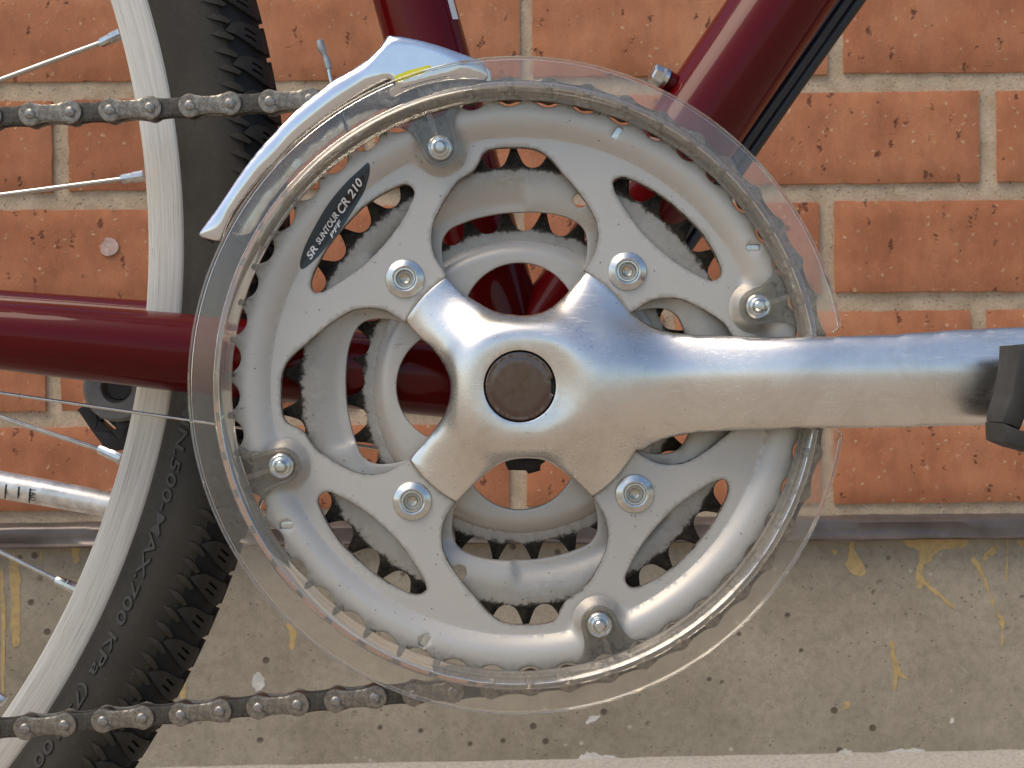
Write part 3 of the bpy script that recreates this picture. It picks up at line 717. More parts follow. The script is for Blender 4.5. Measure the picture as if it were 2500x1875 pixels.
T38 = teeth_loop(38, 91.5+180/38, C1, tip=2.9)
def grime_mid(p):
    r = np.linalg.norm(p-C1, axis=1); return 0.13+0.32*sstep(61, 71.5, r)+0.42*sstep(70.6, 74.6, r)
ring2 = sheet('middle_chainring', [resample(T38, 1.2), resample(mh, 1.3), hole_c(72), hole_c(252)], h_mid, 2.2, M_silver_d, bike, step=1.6, bevel=0.35, grime=grime_mid)
tag(ring2, 'middle chainring with black greasy teeth behind the large ring')
T28 = teeth_loop(28, 82.0+180/28, C2, tip=2.9)
ih = []
for i in range(180):
    a = i*2; dlt = ((a+45) % 90)-45; ih.append(pol((302-0.053*dlt*dlt)*k_at(8), a, C2))
def h_in(p):
    r = np.linalg.norm(p-C2, axis=1); t = np.clip((r-44.0)/5.4, 0, 1); return 8.2+4.2*t*t+0.45*sstep(49.2, 49.6, r)
def grime_in(p):
    r = np.linalg.norm(p-C2, axis=1); return 0.10+0.31*sstep(49.1, 49.9, r)+0.40*sstep(50.6, 55.0, r)
ring3 = sheet('inner_chainring', [resample(T28, 1.2), np.array(ih)], h_in, 2.2, M_silver_d, bike, step=1.4, bevel=0.35, grime=grime_in, extra=np.array([pol(rr_, i*1.5, C2) for rr_ in (43.9, 49.2, 49.6) for i in range(240)]))
tag(ring3, 'smallest chainring with a domed inner rim and worn white teeth')

# --- chainring bolts
bolt_prof = [(6.5, 0.3), (6.5, -0.25), (6.2, -0.75), (5.2, -1.3), (4.2, -1.75), (3.75, -1.6), (3.6, -1.35), (3.45, -1.75), (2.95, -1.75), (2.75, -1.4), (2.7, -0.6), (2.7, 0.9)]
for k in range(4):
    lathe('chainring_bolt', bolt_prof, pol(384*S, 46.9+90*k), M_steel, ring1, seg=40, smooth=25)
    lathe('bolt_socket', [(2.72, -1.2), (2.7, 2.6), (1.8, 2.8), (0.0, 2.8)], pol(384*S, 46.9+90*k), M_socket, ring1, seg=24, smooth=30)
    lathe('bolt_pin', [(2.0, 2.6), (1.95, 0.2), (1.6, -0.35), (1.0, -0.1), (0.4, 0.15), (0.0, 0.2)], pol(384*S, 46.9+90*k), M_brass, ring1, seg=24, smooth=50)

# --- decal on the outer ring
dec_px = Z([(230,1190),(240,1120),(300,960),(400,770),(520,570),(650,400),(780,260),(900,150),(960,95),(985,95),(995,130),(985,220),(930,370),(850,510),(750,670),(640,830),(500,1000),(400,1110),(310,1190),(260,1222),(240,1220)], 680, 380, 4.424)
dec = catmull(P2(dec_px, -1.0), True, 3)
decal = sheet('decal', [dec], lambda p: h_outer(p)-0.10, 0.08, M_decal, ring1, step=0.55, bevel=0.0)
tag(decal, 'dark oval decal with white maker lettering')
dk_px = Z([(395,1010),(430,900),(520,740),(640,560),(780,380),(900,240),(930,220),(925,290),(850,440),(740,610),(620,790),(500,950),(420,1020)], 680, 380, 4.424)
sheet('decal_panel', [catmull(P2(dk_px, -1.0), True, 3)], lambda p: h_outer(p)-0.20, 0.06, M_decal_k, ring1, step=0.55, bevel=0.0)
def flat_text(name, s, px0, px1, height_px, mat, parent, hfn, y0, shear=0.25, bold=True):
    V, F = text_mesh(s, 1.0, shear, 1.0, 0.022)
    lo = V.min(0); hi = V.max(0); a = P2([px0], y0)[0]; b = P2([px1], y0)[0]; ex = (b-a); L = np.linalg.norm(ex); ex /= L; ey = np.array((-ex[1], ex[0]))
    u = (V[:, 0]-lo[0])/(hi[0]-lo[0])*L; w = (V[:, 1]-lo[1])/(hi[1]-lo[1])*height_px*k_at(y0)
    p = a+u[:, None]*ex+w[:, None]*ey
    # thicken strokes slightly and give the print a hair of depth
    y = hfn(p)
    verts = np.stack([p[:, 0], y, p[:, 1]], 1)
    return mesh_obj(name, verts, F, mat, parent, smooth=None, fix=False)
zd = lambda x, y: (680+x/4.424, 380+y/4.424)
ht = lambda p: h_outer(p)-0.42
for s_, a, b, h_ in (('SR', (345,1125), (425,1000), 17), ('SUNTOUR', (440,960), (655,640), 14.5), ('CR', (690,630), (775,490), 19), ('210', (800,470), (925,290), 19), ('PFF', (575,890), (690,705), 10)):
    o = flat_text('lettering', s_, zd(*a), zd(*b), h_, M_white, decal, ht, -1.5)

# --- crank arm
zk = lambda pts: Z(pts, 800, 600, 2.212)
z6 = lambda pts: Z(pts, 1500, 600, 2.212)
def lift(u): return 13.0*sstep(34, 92, u)+4.0*sstep(80, 190, u)
up = zk([(1690,400),(1760,440),(1850,468),(1950,478),(2100,485)])+z6([(700,490),(1000,490),(1300,485),(1600,470),(1900,450),(2212,437)])+[(2560, 790)]
lo_ = [(2560, 1036)]+z6([(2212,968),(1900,970),(1500,980),(1000,988),(700,995),(500,1005),(400,1015),(300,1035),(220,1065),(160,1100)])
cove_s = zk([(1430,1360),(1380,1310),(1300,1240),(1210,1175),(1150,1150),(1075,1142),(1000,1150),(930,1175),(860,1225),(790,1290),(740,1340),(695,1390)])
cove_w = zk([(440,1152),(500,1080),(560,1010),(620,930),(655,850),(668,770),(655,700),(620,630),(560,550),(490,490),(420,410)])
cove_n = zk([(648,172),(690,215),(740,260),(800,300),(880,345),(960,370),(1070,380),(1150,365),(1220,325),(1280,270),(1340,200),(1385,150)])
end_c = (2585, 913)
end_arc = [(end_c[0]+122*math.cos(R(a)), end_c[1]-122*math.sin(R(a))) for a in range(75, -80, -15)]
def cpx(pts):                                    # crank pixels: depth follows the arm's lift
    out = []
    for q in pts:
        y = -1.5
        for _ in range(3):
            p = P(q[0], q[1], y); y = -1.5-lift(p.x-C0[0])
        out.append((p.x, p.z))
    return np.array(out)
def stub_arc(p, q, r=R_SP-0.12):
    a0 = math.degrees(math.atan2(*(p-C0)[::-1])); a1 = math.degrees(math.atan2(*(q-C0)[::-1]))
    d = (a1-a0+180) % 360-180; return arc(r, a0, a0+d, 8)
n_, w_, s_c = catmull(cpx(cove_n), False, 4), catmull(cpx(cove_w), False, 4), catmull(cpx(cove_s), False, 4)
armu = catmull(cpx(up+end_arc+lo_), False, 4)
ne = stub_arc(n_[-1], pol(43, 32.5)); se = stub_arc(pol(43, -28.5), s_c[0])
crank_loop = np.concatenate([n_, ne, armu, se, s_c, stub_arc(s_c[-1], w_[0]), w_, stub_arc(w_[-1], n_[0])])
# membrane region: the stubs run on past the cut so that their ends stay full
def ext(p, q): return np.concatenate([[C0+(p-C0)*1.25], [C0+(q-C0)*1.25]])
infl_loop = np.concatenate([n_, ext(n_[-1], pol(43, 36)), armu, ext(pol(43, -32), s_c[0]), s_c, ext(s_c[-1], w_[0]), w_, ext(w_[-1], n_[0])])
inf_c = inflate([infl_loop], 0.8, 700)
HUB = ctr(-14); HOLE_R = 11.35
def crank_y(p):
    q = p-C0; r = np.linalg.norm(q, axis=1); a = np.degrees(np.arctan2(q[:, 1], q[:, 0]))
    u = inf_c(p); A = 1-sstep(4, 40, q[:, 0])*np.exp(-(q[:, 1]/21.0)**4)
    m = 0.78*(1-0.58*A*sstep(14, 43.5, r))
    base = 1.2+5.0*sstep(43, 8, r)*A+(1-A)*5.0*sstep(70, 8, r)
    infl = m*u
    # the arm: a rounded roof, its ridge a little above the middle, steeper on the upper side
    dv = q[:, 1]-2.6-0.012*q[:, 0]; slope = np.where(dv > 0, 0.34, 0.17)
    roof = 6.9-slope*0.8*(np.sqrt(dv*dv+36.0)-6.0)-0.006*dv*dv
    arm = smin(infl*1.25, roof, 2.2)
    wa = sstep(26, 58, q[:, 0])
    y = -(base+lift(q[:, 0])+infl*(1-wa)+arm*wa)
    wgt = sstep(28, 10.5, r); return y*(1-wgt)-14.6*wgt
def crank_back(p):
    q = p-C0; r = np.linalg.norm(q, axis=1); return np.maximum(crank_y(p)+6, 3.0-lift(q[:, 0])*1.0)
hub_loop = HUB+HOLE_R*np.array([(math.cos(R(i*5)), -math.sin(R(i*5))) for i in range(72)])
crank = sheet('crank_arm', [resample(crank_loop, 1.0), hub_loop], crank_y, 8, M_pol, bike, step=1.15, bevel=0.7, smooth=32, backfn=crank_back)
tag(crank, 'polished aluminium crank arm with four stubs and a round cap')
cap_l = []
for i in range(120):
    a = i*3; r = 11.05-(0.9 if (a > 345 or a < 15) else 0.0); cap_l.append(HUB+r*np.array((math.cos(R(a)), math.sin(R(a)))))
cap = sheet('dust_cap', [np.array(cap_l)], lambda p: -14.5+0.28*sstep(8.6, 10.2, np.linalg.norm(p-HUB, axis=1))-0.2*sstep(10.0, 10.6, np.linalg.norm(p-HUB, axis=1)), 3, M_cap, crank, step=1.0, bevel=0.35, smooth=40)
lathe('axle_socket', [(0, -10), (11.35, -10), (11.5, -13)], HUB, M_black, crank, seg=40)

# --- pedal (its inner end shows at the right edge)
yp = -34.0
def ped(pts): return P2(pts, yp)
strip = ped([(2440,845),(2520,838),(2700,835),(2700,868),(2535,872),(2490,900),(2478,955),(2462,1010),(2448,1045),(2408,1028),(2410,1005),(2424,965),(2434,915),(2439,880)])
pedal = sheet('pedal', [resample(strip, 3)], yp-15, 15, M_rubber, bike, step=4, bevel=1.0); tag(pedal, 'black rubber pedal block cut by the right edge')
sheet('pedal_foot', [resample(ped([(2408,1030),(2448,1047),(2540,1060),(2720,1070),(2720,1130),(2600,1125),(2500,1104),(2445,1089),(2410,1074)]), 3)], yp-16, 17, M_rubber, pedal, step=4, bevel=1.2)
sheet('pedal_body', [resample(ped([(2500,874),(2720,870),(2720,1066),(2560,1060),(2500,1052),(2515,1010),(2528,955),(2532,905)]), 4)], yp-70, 64, M_black, pedal, step=6, bevel=0.8)
tube('pedal_axle', [P(2585, 913, -18), P(2585, 940, -40)], 8, M_steel, pedal)

# --- clear chain guard
yg = -8.0; CG = np.array(tuple(P(1263, 941, yg))[::2]); kg = k_at(yg)
r1, r2, r3, r4 = 702*kg, 709*kg, 741*kg, 803*kg
rim_prof = [(r1, -4.6), (r1, -6.6), (r2-0.6, -7.2), (r2+0.2, -9.2), (r2+1.2, -10.9), ((r2+r3)/2, -11.6), (r3-1.1, -11.0), (r3-0.2, -9.6), (r3-0.1, -8.0), (r3-0.3, -6.0), ((r2+r3)/2, -5.6), (r2, -5.2)]
guard = lathe('chain_guard', rim_prof, CG, M_haze, bike, seg=260, closed=True, smooth=50)
tag(guard, 'clear scuffed plastic chain guard ring around the chainrings')
vv = []; ff = []; A0, A1, NS = 9.5, 352.4, 460
for i in range(NS+1):
    a = A0+(A1-A0)*i/NS; e = min(a-A0, A1-a)/1.5; cut = 2.6*(1-math.sqrt(max(0, 1-(1-min(e, 1))**2))); ro = r4-cut
    for r_, y_ in ((r3+0.05, -9.4), (r3+0.05, -8.15), (ro-1.1, -7.75), (ro-0.5, -7.2), (ro, -7.7), (ro, -9.0), (ro-0.5, -9.5), (ro-1.1, -9.0)):
        q = pol(r_, a, CG); vv.append((q[0], y_, q[1]))
for i in range(NS):
    for q in range(8): ff.append((i*8+q, i*8+(q+1) % 8, (i+1)*8+(q+1) % 8, (i+1)*8+q))
ff += [tuple(range(8)), tuple(NS*8+q for q in range(8))]
mesh_obj('guard_flange', vv, ff, M_clear, guard, smooth=30)
for k in range(4):
    b = brk_c[k]; ang = math.atan2(*(b-C0)[::-1]); er = np.array((math.cos(ang), math.sin(ang))); et = np.array((-er[1], er[0]))
    rel = np.linalg.norm(b-CG); Lr = r1+0.2-((b-CG) @ er)
    U = lambda pts: np.array([b+er*x+et*y for x, y in pts])
    half = 6.1
    tabp = [(Lr, -13.5), (Lr-1.2, -10.5), (Lr-3.2, -8.2), (Lr-5.5, -7.0), (2, -half)]+[(half*math.cos(R(t)), half*math.sin(R(t))) for t in range(-90, -271, -15)]+[(2, half), (Lr-5.5, 7.0), (Lr-3.2, 8.2), (Lr-1.2, 10.5), (Lr, 13.5)]
    tab = sheet('guard_tab', [resample(U(tabp), 1.0)], -5.0, 1.3, M_tab, guard, step=1.8, bevel=0.35)
    wallp = [(Lr-4, -half-0.6), (0, -half)]+[(half*math.cos(R(t)), half*math.sin(R(t))) for t in range(-90, -271, -15)]+[(0, half), (Lr-4, half+0.6)]
    inn = [(x*0.8 if x < 0 else x, y*0.8) for x, y in wallp][::-1]
    sheet('guard_tab_edge', [resample(U(wallp+inn), 1.0)], -6.6, 1.5, M_tab, guard, step=1.2, bevel=0.25)
    sheet('guard_rib', [U([(1.5, -0.7), (Lr-0.1, -0.9), (Lr-0.1, 0.9), (1.5, 0.7)])], -6.9, 1.8, M_clear, guard, step=1.5, bevel=0.25)
    lathe('guard_screw', [(4.2, -5.1), (4.1, -5.7), (3.5, -6.1), (3.2, -6.0), (2.9, -6.7), (2.3, -7.0), (2.0, -6.8), (1.7, -8.2), (1.3, -8.6), (0, -8.7)], b, M_steel, guard, seg=28, smooth=30)
    tube('guard_pin', [Vector((b[0]+er[0]*2.6, -5.0, b[1]+er[1]*2.6)), Vector((b[0]+er[0]*2.6, -7.6, b[1]+er[1]*2.6))], 0.8, M_steel, guard, seg=12)

# --- chain
def plate2d(w_end=3.95, w_mid=2.75, L=12.7):
    pts = []
    for a in range(90, 271, 15): pts.append((-L/2+w_end*math.cos(R(a)), w_end*math.sin(R(a))))
    for a in np.linspace(0, 1, 7)[1:-1]: pts.append((-L/2+L*a, -(w_mid+(w_end-w_mid)*abs(2*a-1)**2.2)))
    for a in range(-90, 91, 15): pts.append((L/2+w_end*math.cos(R(a)), w_end*math.sin(R(a))))
    for a in np.linspace(1, 0, 7)[1:-1]: pts.append((-L/2+L*a, (w_mid+(w_end-w_mid)*abs(2*a-1)**2.2)))
    return np.array(pts)
def merged(name, parts, mat, smooth=38):
    bm = bmesh.new()
    for me in parts: bm.from_mesh(me)
    out = bpy.data.meshes.new(name); bm.to_mesh(out); bm.free(); finish(out, mat, smooth)
    for me in parts: bpy.data.meshes.remove(me)
    out.transform(Matrix.Scale(0.001, 4)); return out
pl = plate2d()
def outer_h(y0): return lambda p: y0+0.22*sstep(3.6, 2.4, np.abs(p[:, 0]))
outer_me = merged('outer_link', [sheet('t', [pl], outer_h(-3.25), 1.0, M_link, step=1.2, bevel=0.3, bake=False, obj=False), sheet('t', [pl], 2.25, 1.0, M_link, step=2.5, bevel=0.2, bake=False, obj=False)], M_link)
pi_ = plate2d(3.75, 2.9)
inner_me = merged('inner_link', [sheet('t', [pi_], -2.2, 0.9, M_link_in, step=2, bevel=0.25, bake=False, obj=False), sheet('t', [pi_], 1.3, 0.9, M_link_in, step=2.5, bevel=0.2, bake=False, obj=False)]+
                  [tube('t', [Vector((sx*6.35, -1.3, 0)), Vector((sx*6.35, 1.3, 0))], 3.85, M_link_in, seg=18, bake=False, obj=False) for sx in (-1, 1)], M_link_in)
pin_me = merged('chain_pin', [lathe('t', [(0, -4.05), (0.9, -4.0), (1.5, -3.75), (1.75, -3.4), (1.78, 3.4), (1.5, 3.8), (0, 3.9)], (0, 0), M_pin, seg=16, bake=False, obj=False)], M_pin)
chain = empty('chain', (0, 0, 0), bike)
YCH = -2.3
def cp(p2): return (p2[0], YCH, p2[1])
Rp48 = 12.7/(2*math.sin(math.pi/48))
wrap = [pol(Rp48, -88+7.5*j) for j in range(0, 25)]
bot = [wrap[0]]; tgt = P2([(79, 1771)], YCH)[0]; d_ = (tgt-bot[0]); d_ /= np.linalg.norm(d_)
for i in range(1, 19): bot.append(bot[0]+d_*12.7*i+np.array((0, 0.35*math.sin(i*1.9)*0.3)))
top0 = P2([(81, 282.5)], YCH)[0]; top1 = wrap[-1]; L = np.linalg.norm(top1-top0); nn = round(L/12.7); d2 = (top1-top0)/L
top = [top0+d2*(L/nn)*i for i in range(-4, nn+1)]
def put_chain(pins, first_outer, skip_first_pin=False):
    for i in range(len(pins)-1):
        a, b = np.array(pins[i]), np.array(pins[i+1]); c = (a+b)/2; ang = math.atan2(b[1]-a[1], b[0]-a[0])
        if math.cos(ang) < 0: ang += math.pi
        o = bpy.data.objects.new('outer_link' if (i % 2 == 0) == first_outer else 'inner_link', outer_me if (i % 2 == 0) == first_outer else inner_me)
        o.matrix_basis = MROT @ Matrix.Translation((c[0]/1000, YCH/1000, c[1]/1000)) @ Matrix.Rotation(-ang, 4, 'Y'); link(o, chain)
    for p in (pins[1:] if skip_first_pin else pins):
        o = bpy.data.objects.new('chain_pin', pin_me); o.matrix_basis = MROT @ Matrix.Translation((p[0]/1000, YCH/1000, p[1]/1000)) @ Matrix.Rotation(random.uniform(0, 3), 4, 'Y'); link(o, chain)
put_chain(bot, True); put_chain(wrap, False, True); put_chain(top[:-1]+[wrap[-1]], True, False)

# --- front derailleur (chrome cage)
yd = -6.9
cage_px = [(485,574),(493,556),(533,502),(588,420),(633,362),(678,312),(723,267),(778,222),(814,194),(859,170),(895,145),(922,120),(940,95),(949,85),(990,90),(1035,100),(1080,113),(1125,129),(1150,138),(1178,148),(1187,165),(1186,195),(1130,197),(1075,204),(1030,214),(985,230),(960,240),(945,225),(955,200),(940,200),(880,232),(814,275),(760,318),(715,355),(690,385),(672,405),(646,425),(610,468),(570,522),(550,566),(541,588),(515,586)]
cage = P2(cage_px, yd)
cage_c = catmull(cage, True, 3)
inf_g = inflate([cage_c], 0.5, 400)
def cage_y(p):
    u = inf_g(p); return yd+1.0-0.55*np.minimum(u, 3.4)*1.3
der = sheet('front_derailleur', [resample(cage_c, 0.9)], cage_y, 1.4, M_chrome, bike, step=1.0, bevel=0.5, smooth=45)
tag(der, 'chrome front derailleur cage arching over the chain')
# folded back edge of the cage and the inner cage plate behind the chain
edge_px = [(485,574),(533,502),(588,420),(633,362),(678,312),(723,267),(778,222),(814,194),(859,170),(895,145),(922,120),(945,88)]
eb = P2(edge_px, yd); vv = []; ff = []
for i, q in enumerate(eb):
    for j, y in enumerate((yd+0.9, yd+4, yd+9, yd+14)): vv.append((q[0]+0.25*j, y, q[1]-0.25*j))
for i in range(len(eb)-1):
    for j in range(3): ff.append((i*4+j, i*4+j+1, (i+1)*4+j+1, (i+1)*4+j))
o = mesh_obj('cage_bridge', vv, ff, M_chrome, der); md = o.modifiers.new('thickness', 'SOLIDIFY'); md.thickness = 0.001
inner_px = [(560,560),(600,480),(660,410),(740,330),(840,260),(960,205),(1100,170),(1185,160),(1190,215),(1080,222),(960,255),(840,320),(740,400),(660,490),(610,570)]
sheet('cage_inner_plate', [catmull(P2(inner_px, 5.5), True, 3)], 5.5, 1.2, M_steel, der, step=3, bevel=0.3)
st_px = Z([(358,405),(430,375),(545,345),(560,352),(500,390),(430,420),(365,440)], 800, 0, 2.212)
sheet('sticker', [P2(st_px, yd-3.2)], lambda p: cage_y(p)-0.2, 0.08, M_sticker, der, step=1.0, bevel=0.0)
tube('derailleur_clamp_arm', [P(1060, 165, -2), P(1060, 165, 36)], 6, M_chrome, der)
tube('cable_end_wire', [P(802, 168, 8), P(806, 190, 8), P(812, 212, 8), P(826, 250, 6), P(842, 300, 4), P(850, 322, 3)], 0.62, M_steel, der, seg=10)
tube('cable_end_cap', [P(780, 99, 8), P(783, 112, 8), P(788, 126, 8), P(792, 133, 8), P(797, 145, 8), P(803, 168, 8)], [1.15, 1.35, 1.25, 0.85, 1.2, 1.15], M_grey, der, seg=12)

# --- frame
YB = 51.0; CB = ctr(YB); bb = Vector((CB[0], YB, CB[1]))
st = P(1010, 0, YB); dv = (st-bb).normalized()
seat = tube('seat_tube', [bb+dv*16, bb+dv*320], 14.6, M_paint, bike, seg=48)
dt = P(1910, 0, YB); dd = (dt-bb).normalized()
down = tube('down_tube', [bb+dd*16, bb+dd*420], 17.0, M_paint, bike, seg=48)
shell = lathe('bottom_bracket_shell', [(12, 18), (17, 17.5), (20.5, 17.5), (21, 18.2), (21, 84), (12, 84)], CB, M_paint, bike, seg=56)
lathe('bottom_bracket_cup', [(0, 12.5), (9, 12.5), (9, 15), (17, 15.2), (18, 16), (18, 19)], CB, M_black, shell, seg=40)
def stay(name, y_end, y_start, z0, slope, r0, r1):
    pts = []; rr = []
    for i in range(11):
        t = i/10; dx = 12+360*t
        pts.append(Vector((CB[0]-dx, y_start+(y_end-y_start)*t, z0+slope*dx))); rr.append(r0+(r1-r0)*float(sstep(0.25, 0.75, np.array(t))))
    return tube(name, pts, rr, M_paint, bike, seg=48)
stay('chain_stay', -8, 31, -0.6, 0.098, 13.6, 8.6)
stay('chain_stay', 110, 72, 11.5, 0.085, 9.0, 8.0)
# bottle boss bolt on the down tube, and the white print on the seat tube
pb = P(1606, 185, 44); pd = Vector((-0.80, -0.12, 0.58)).normalized(); pe = P(1640, 205, 46)
axis = (pb-pe).normalized()
bolt = tube('boss_bolt', [pe, pe+axis*2.8, pe+axis*2.9, pe+axis*3.3], [4.0, 4.0, 3.6, 3.6], M_paint, down, seg=24)
tube('washer', [pe+axis*3.3, pe+axis*4.9], 4.4, M_steel, down, seg=28); tube('bolt_head', [pe+axis*4.9, pe+axis*8.4, pe+axis*8.9], [3.6, 3.4, 2.4], M_steel, down, seg=6, smooth=20)
def on_seat(px, py):
    # point on the tube's near surface under a photo pixel
    o = Vector((0, -D, 0)); d = (P(px, py, 0)-o).normalized(); w = o-bb
    a = d-dv*d.dot(dv); b = w-dv*w.dot(dv); A = a.dot(a); B = 2*a.dot(b); Cc = b.dot(b)-14.75**2; disc = B*B-4*A*Cc
    if disc < 0: disc = 0
    return o+d*((-B-math.sqrt(disc))/(2*A))
vv = []; ff = []
for i in range(13):
    for j in range(3): vv.append(tuple(on_seat(1085+i*1.7+j*7, -30+i*6.4)))
for i in range(12):
    for j in range(2): ff.append((i*3+j, i*3+j+1, (i+1)*3+j+1, (i+1)*3+j))
mesh_obj('frame_lettering', vv, ff, M_white, seat, fix=False)
# cables
def cable(name, pts, r, m, seg=14): return tube(name, [tuple(p) for p in catmull(np.array([tuple(q) for q in pts]), False, 8)], r, m, bike, seg=seg)
cable('cable_housing', [P(2110, -60, 68), P(2065, 0, 68), P(1960, 150, 68), P(1822, 345, 68), P(1680, 552, 68), P(1560, 740, 66), P(1450, 900, 62), P(1330, 1010, 60)], 2.55, M_cable)
cable('cable_housing', [P(2140, -60, 70), P(2096, 0, 70), P(1988, 150, 70), P(1850, 348, 70), P(1706, 560, 70), P(1580, 750, 66), P(1470, 910, 62), P(1350, 1015, 60)], 2.55, M_cable)
cable('shift_cable', [P(-200, 930, 20), P(0, 959, 20), P(200, 988, 20), P(465, 1026, 22), P(520, 1034, 22), P(700, 1062, 26), P(1100, 1120, 44)], 0.6, M_spoke, 10)
tag(sheet('cable_guide', [P2(Z([(950,1130),(1210,1140),(1150,1185),(1148,1215),(1085,1232),(1070,1215),(975,1212),(960,1180)], 800, 600, 2.212), 30)], 30, 30, M_black, shell, step=5, bevel=0.6))

# --- rear wheel
WC = np.array((-427.0, 49.0)); wheel = empty('rear_wheel', (0, 0, 0), bike)
rim_p = [(296.2, 50), (296.0, 42.5), (296.4, 40.8), (297.6, 40.2), (300, 40.0), (303, 40.05), (306, 40.0), (308, 40.1), (309.4, 40.6), (310, 42), (310, 60), (309.4, 61.4), (303, 62), (297.6, 61.8), (296.2, 59)]
lathe('rim', rim_p, WC, M_rim, wheel, seg=360, closed=True, smooth=50, uv=True)
TR, TS = 327.3, 16.5
SW = [(308.6, 41.5), (309.3, 40.3), (310.3, 39.75), (311.2, 39.6), (313, 38.6), (316, 37.2), (319, 36.0), (322, 35.0), (325, 34.4)]
typ = list(SW)
for a in range(0, 181, 6): typ.append((TR+TS*math.sin(R(a)), YB-TS*math.cos(R(a))))
typ += [(r_, 2*YB-y_) for r_, y_ in SW[::-1]]
tyre = lathe('tyre', typ, WC, M_tyre, wheel, seg=300, smooth=60)
tag(tyre, 'black tyre with smooth sidewall and siped tread')
def tread_mesh(name, pts, holes=(), hgt=1.0, taper=None, mat=None):
    """outline in mm: p across the section from the side (0) to the crown, q along the circumference"""
    loops = [np.array(pts, float)]+[np.array(h, float) for h in holes]
    V, F = tri2d([resample(l, 1.3) for l in loops], 1.6); n = len(V); verts = []
    def wrapv(p, q, h):
        a = p/TS; rr = TS+h; r = TR+rr*math.sin(a); y = YB-rr*math.cos(a); th = q/340.0
        return (r*math.cos(th)/1000, y/1000, r*math.sin(th)/1000)
    for p, q in V:
        hh = hgt if taper is None else hgt*min(1, max(0.05, (p-taper[0])/(taper[1]-taper[0])))
        verts.append(wrapv(p, q, hh))
    for p, q in V: verts.append(wrapv(p, q, -0.4))
    cnt = {}
    for f in F:
        for i in range(3):
            e = (f[i], f[(i+1) % 3]); cnt.setdefault((min(e), max(e)), []).append(e)
    faces = [tuple(f) for f in F]
    for l in cnt.values():
        if len(l) == 1: a, b = l[0]; faces.append((b, a, a+n, b+n))
    me = bpy.data.meshes.new(name); me.from_pydata(verts, [], faces); fix_normals(me); return finish(me, mat or M_tread, 35)
band = [(TR+(TS+0.25)*math.sin(p_/TS), YB-(TS+0.25)*math.cos(p_/TS)) for p_ in np.linspace(6.5, 46.3, 24)]
band = [(TR+(TS-0.6)*math.sin(6.3/TS), YB-(TS-0.6)*math.cos(6.3/TS))]+band
lathe('tread_base', band, WC, M_groove, wheel, seg=300, smooth=60)
blk = tread_mesh('tread_block', [(6.5, 3.2), (9.5, 1.2), (13, -1.5), (17, -4.0), (21.0, -5.2), (23.4, -4.6), (24.4, -2.0), (24.2, 1.2), (22.5, 3.4), (19, 4.0), (15.5, 5.0), (12, 6.0), (9.0, 5.6)],
                 [[(12.8, 0.6), (17.2, -1.6), (17.5, -0.8), (13.1, 1.4)], [(13.2, 3.0), (17.6, 0.8), (17.9, 1.6), (13.5, 3.8)]], 1.75, (5.0, 9.5))
spk = tread_mesh('shoulder_spike', [(1.2, 1.6), (4.2, -0.4), (8.0, -2.4), (9.0, -1.4), (6.5, 0.9), (4.5, 1.9)], (), 1.6, (0.8, 5.0), M_tyre)
ctrb = tread_mesh('crown_rib', [(25.2, -4.8), (27.6, -4.9), (27.6, 5.6), (25.0, 5.4), (24.9, 2.5), (25.1, -1.5)], (), 1.75)
PITCH = 2.12
for i in range(-30, 24):
    for me, nm, off in ((blk, 'tread_block', 0.0), (spk, 'shoulder_spike', 0.25), (spk, 'shoulder_spike', 0.25+PITCH/2), (ctrb, 'crown_rib', 0.0)):
        o = bpy.data.objects.new(nm, me)
        o.matrix_basis = MROT @ Matrix.Translation((WC[0]/1000, 0, WC[1]/1000)) @ Matrix.Rotation(-R(i*PITCH+off), 4, 'Y'); link(o, wheel)
# moulded lettering on the sidewall
V, F = text_mesh('MIN.500-MAX.700 KPa (75-100 PSI)', 1.0, 0.12, 1.0, 0.012)
lo_t = V.min(0); hi_t = V.max(0); total = R(29.6)
th = R(-9.7)-(V[:, 0]-lo_t[0])/(hi_t[0]-lo_t[0])*total
rr = 313.6+(V[:, 1]-lo_t[1])/(hi_t[1]-lo_t[1])*5.0
def tyre_y(r):
    return np.interp(r, [q[0] for q in SW]+[TR], [q[1] for q in SW]+[YB-TS])
yy = tyre_y(rr)-0.6
vv = np.stack([WC[0]+rr*np.cos(th), yy, WC[1]+rr*np.sin(th)], 1)
o = mesh_obj('sidewall_lettering', vv, F, M_emb, wheel, smooth=None, fix=False)
md = o.modifiers.new('relief', 'SOLIDIFY'); md.thickness = 0.001; md.offset = -1
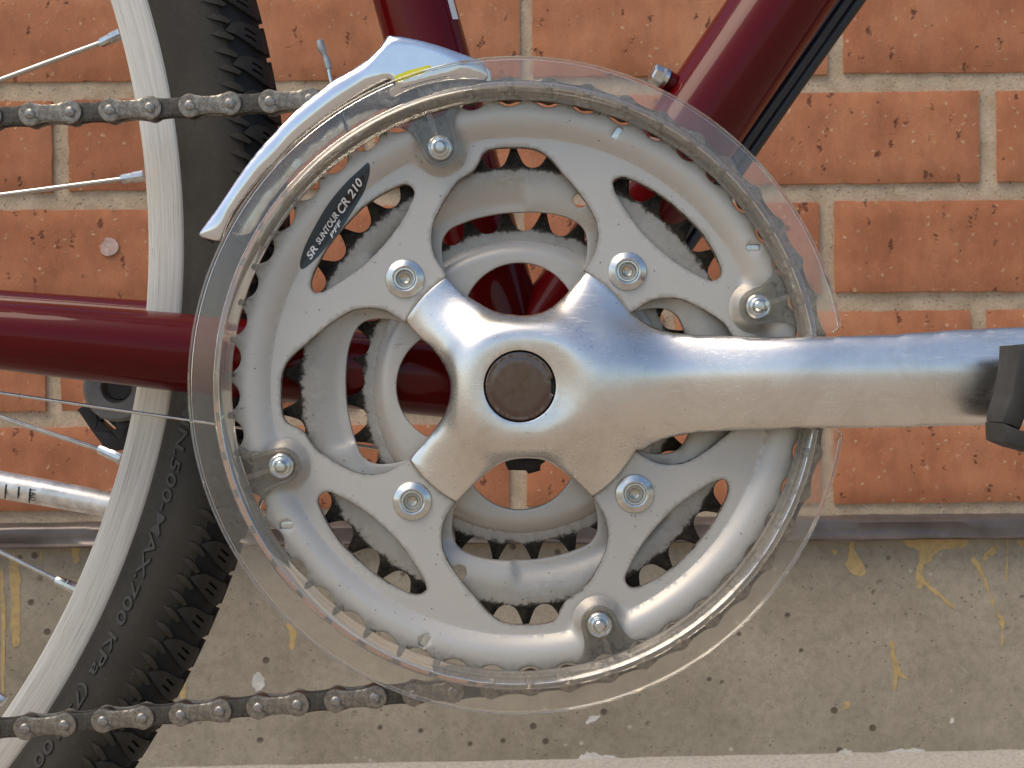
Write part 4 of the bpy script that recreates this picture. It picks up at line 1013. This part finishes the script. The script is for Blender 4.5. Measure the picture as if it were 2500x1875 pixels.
# spokes and nipples
for (ax, ay), (nx_, ny_), (bx, by) in (((0, 199), (243, 107), (290, 85)), ((0, 478), (294, 438), (346, 430)), ((0, 1016), (240, 1095), (290, 1117)), ((0, 1346), (136, 1415), (182, 1436)), ((-220, 1560), (-40, 1680), (6, 1710))):
    A, N_, B_ = P(ax, ay, 47), P(nx_, ny_, 47), P(bx, by, 47)
    far = N_+(A-N_).normalized()*270; far.y = 40
    tube('spoke', [far, N_+(B_-N_)*0.3], 0.95, M_spoke, wheel, seg=12); 
    t = (B_-N_); tube('spoke_nipple', [N_, N_+t*0.1, N_+t*0.55, N_+t*0.6, N_+t*1.1], [1.35, 1.75, 1.8, 2.05, 2.1], M_steel, wheel, seg=10, smooth=30)
# --- kickstand on the far side
yk = 104.0
zk4 = lambda pts: Z(pts, 0, 600, 2.212)
kick = tube('kickstand', [P(-330, 1118, yk), P(0, 1183, yk), P(130, 1206, yk), P(262, 1231, yk), P(320, 1242, yk)], [5.6, 5.6, 5.5, 5.2, 5.0], M_grey, bike, seg=28)
kick.data.materials.clear(); kick.data.materials.append(simple('scuffed_aluminium_leg', (0.72, 0.71, 0.68), 0.38, 0.8, 0.3, 160, 0.2))
for x, h_ in ((26, 62), (57, 40), (84, 62)):
    c = P(x, 1191+x*0.175, yk); tube('scale_mark', [c+Vector((0.3, -5.55, 2.6)), c+Vector((0, -5.75, 0)), c+Vector((-0.2, -5.5, -0.085*h_*0.6))], 0.32, M_black, kick, seg=8)
V, F = text_mesh('160', 1.0); lo_t = V.min(0); hi_t = V.max(0)
c = P(92, 1206, yk); w_t = (V[:, 0]-lo_t[0])/(hi_t[0]-lo_t[0])-0.5; h_t = (V[:, 1]-lo_t[1])/(hi_t[1]-lo_t[1])-0.5
vv = np.stack([c.x+h_t*2.4, np.full(len(V), c.y-5.9), c.z-w_t*4.6], 1); mesh_obj('scale_number', vv, F, M_black, kick, smooth=None, fix=False)
kc = P(292, 946, yk); mount = lathe('kickstand_mount', [(5.5, yk+3), (5.5, yk-3.0), (6.5, yk-4.5), (12.5, yk-4.5), (13.8, yk-3.2), (13.8, yk+6)], (kc.x, kc.z), M_dgrey, bike, seg=48)
lathe('mount_bolt', [(0, yk-1), (4.8, yk-1), (5.4, yk)], (kc.x, kc.z), M_black, mount, seg=24)
sheet('mount_bracket', [P2(zk4([(415,885),(470,850),(520,900),(600,930),(690,925),(700,960),(690,1100),(610,1110),(560,1090),(500,1010)]), yk+4), P2(zk4([(530,940),(570,935),(625,985),(600,1005)]), yk+4)], yk+4, 8, M_black, mount, step=5, bevel=0.8)
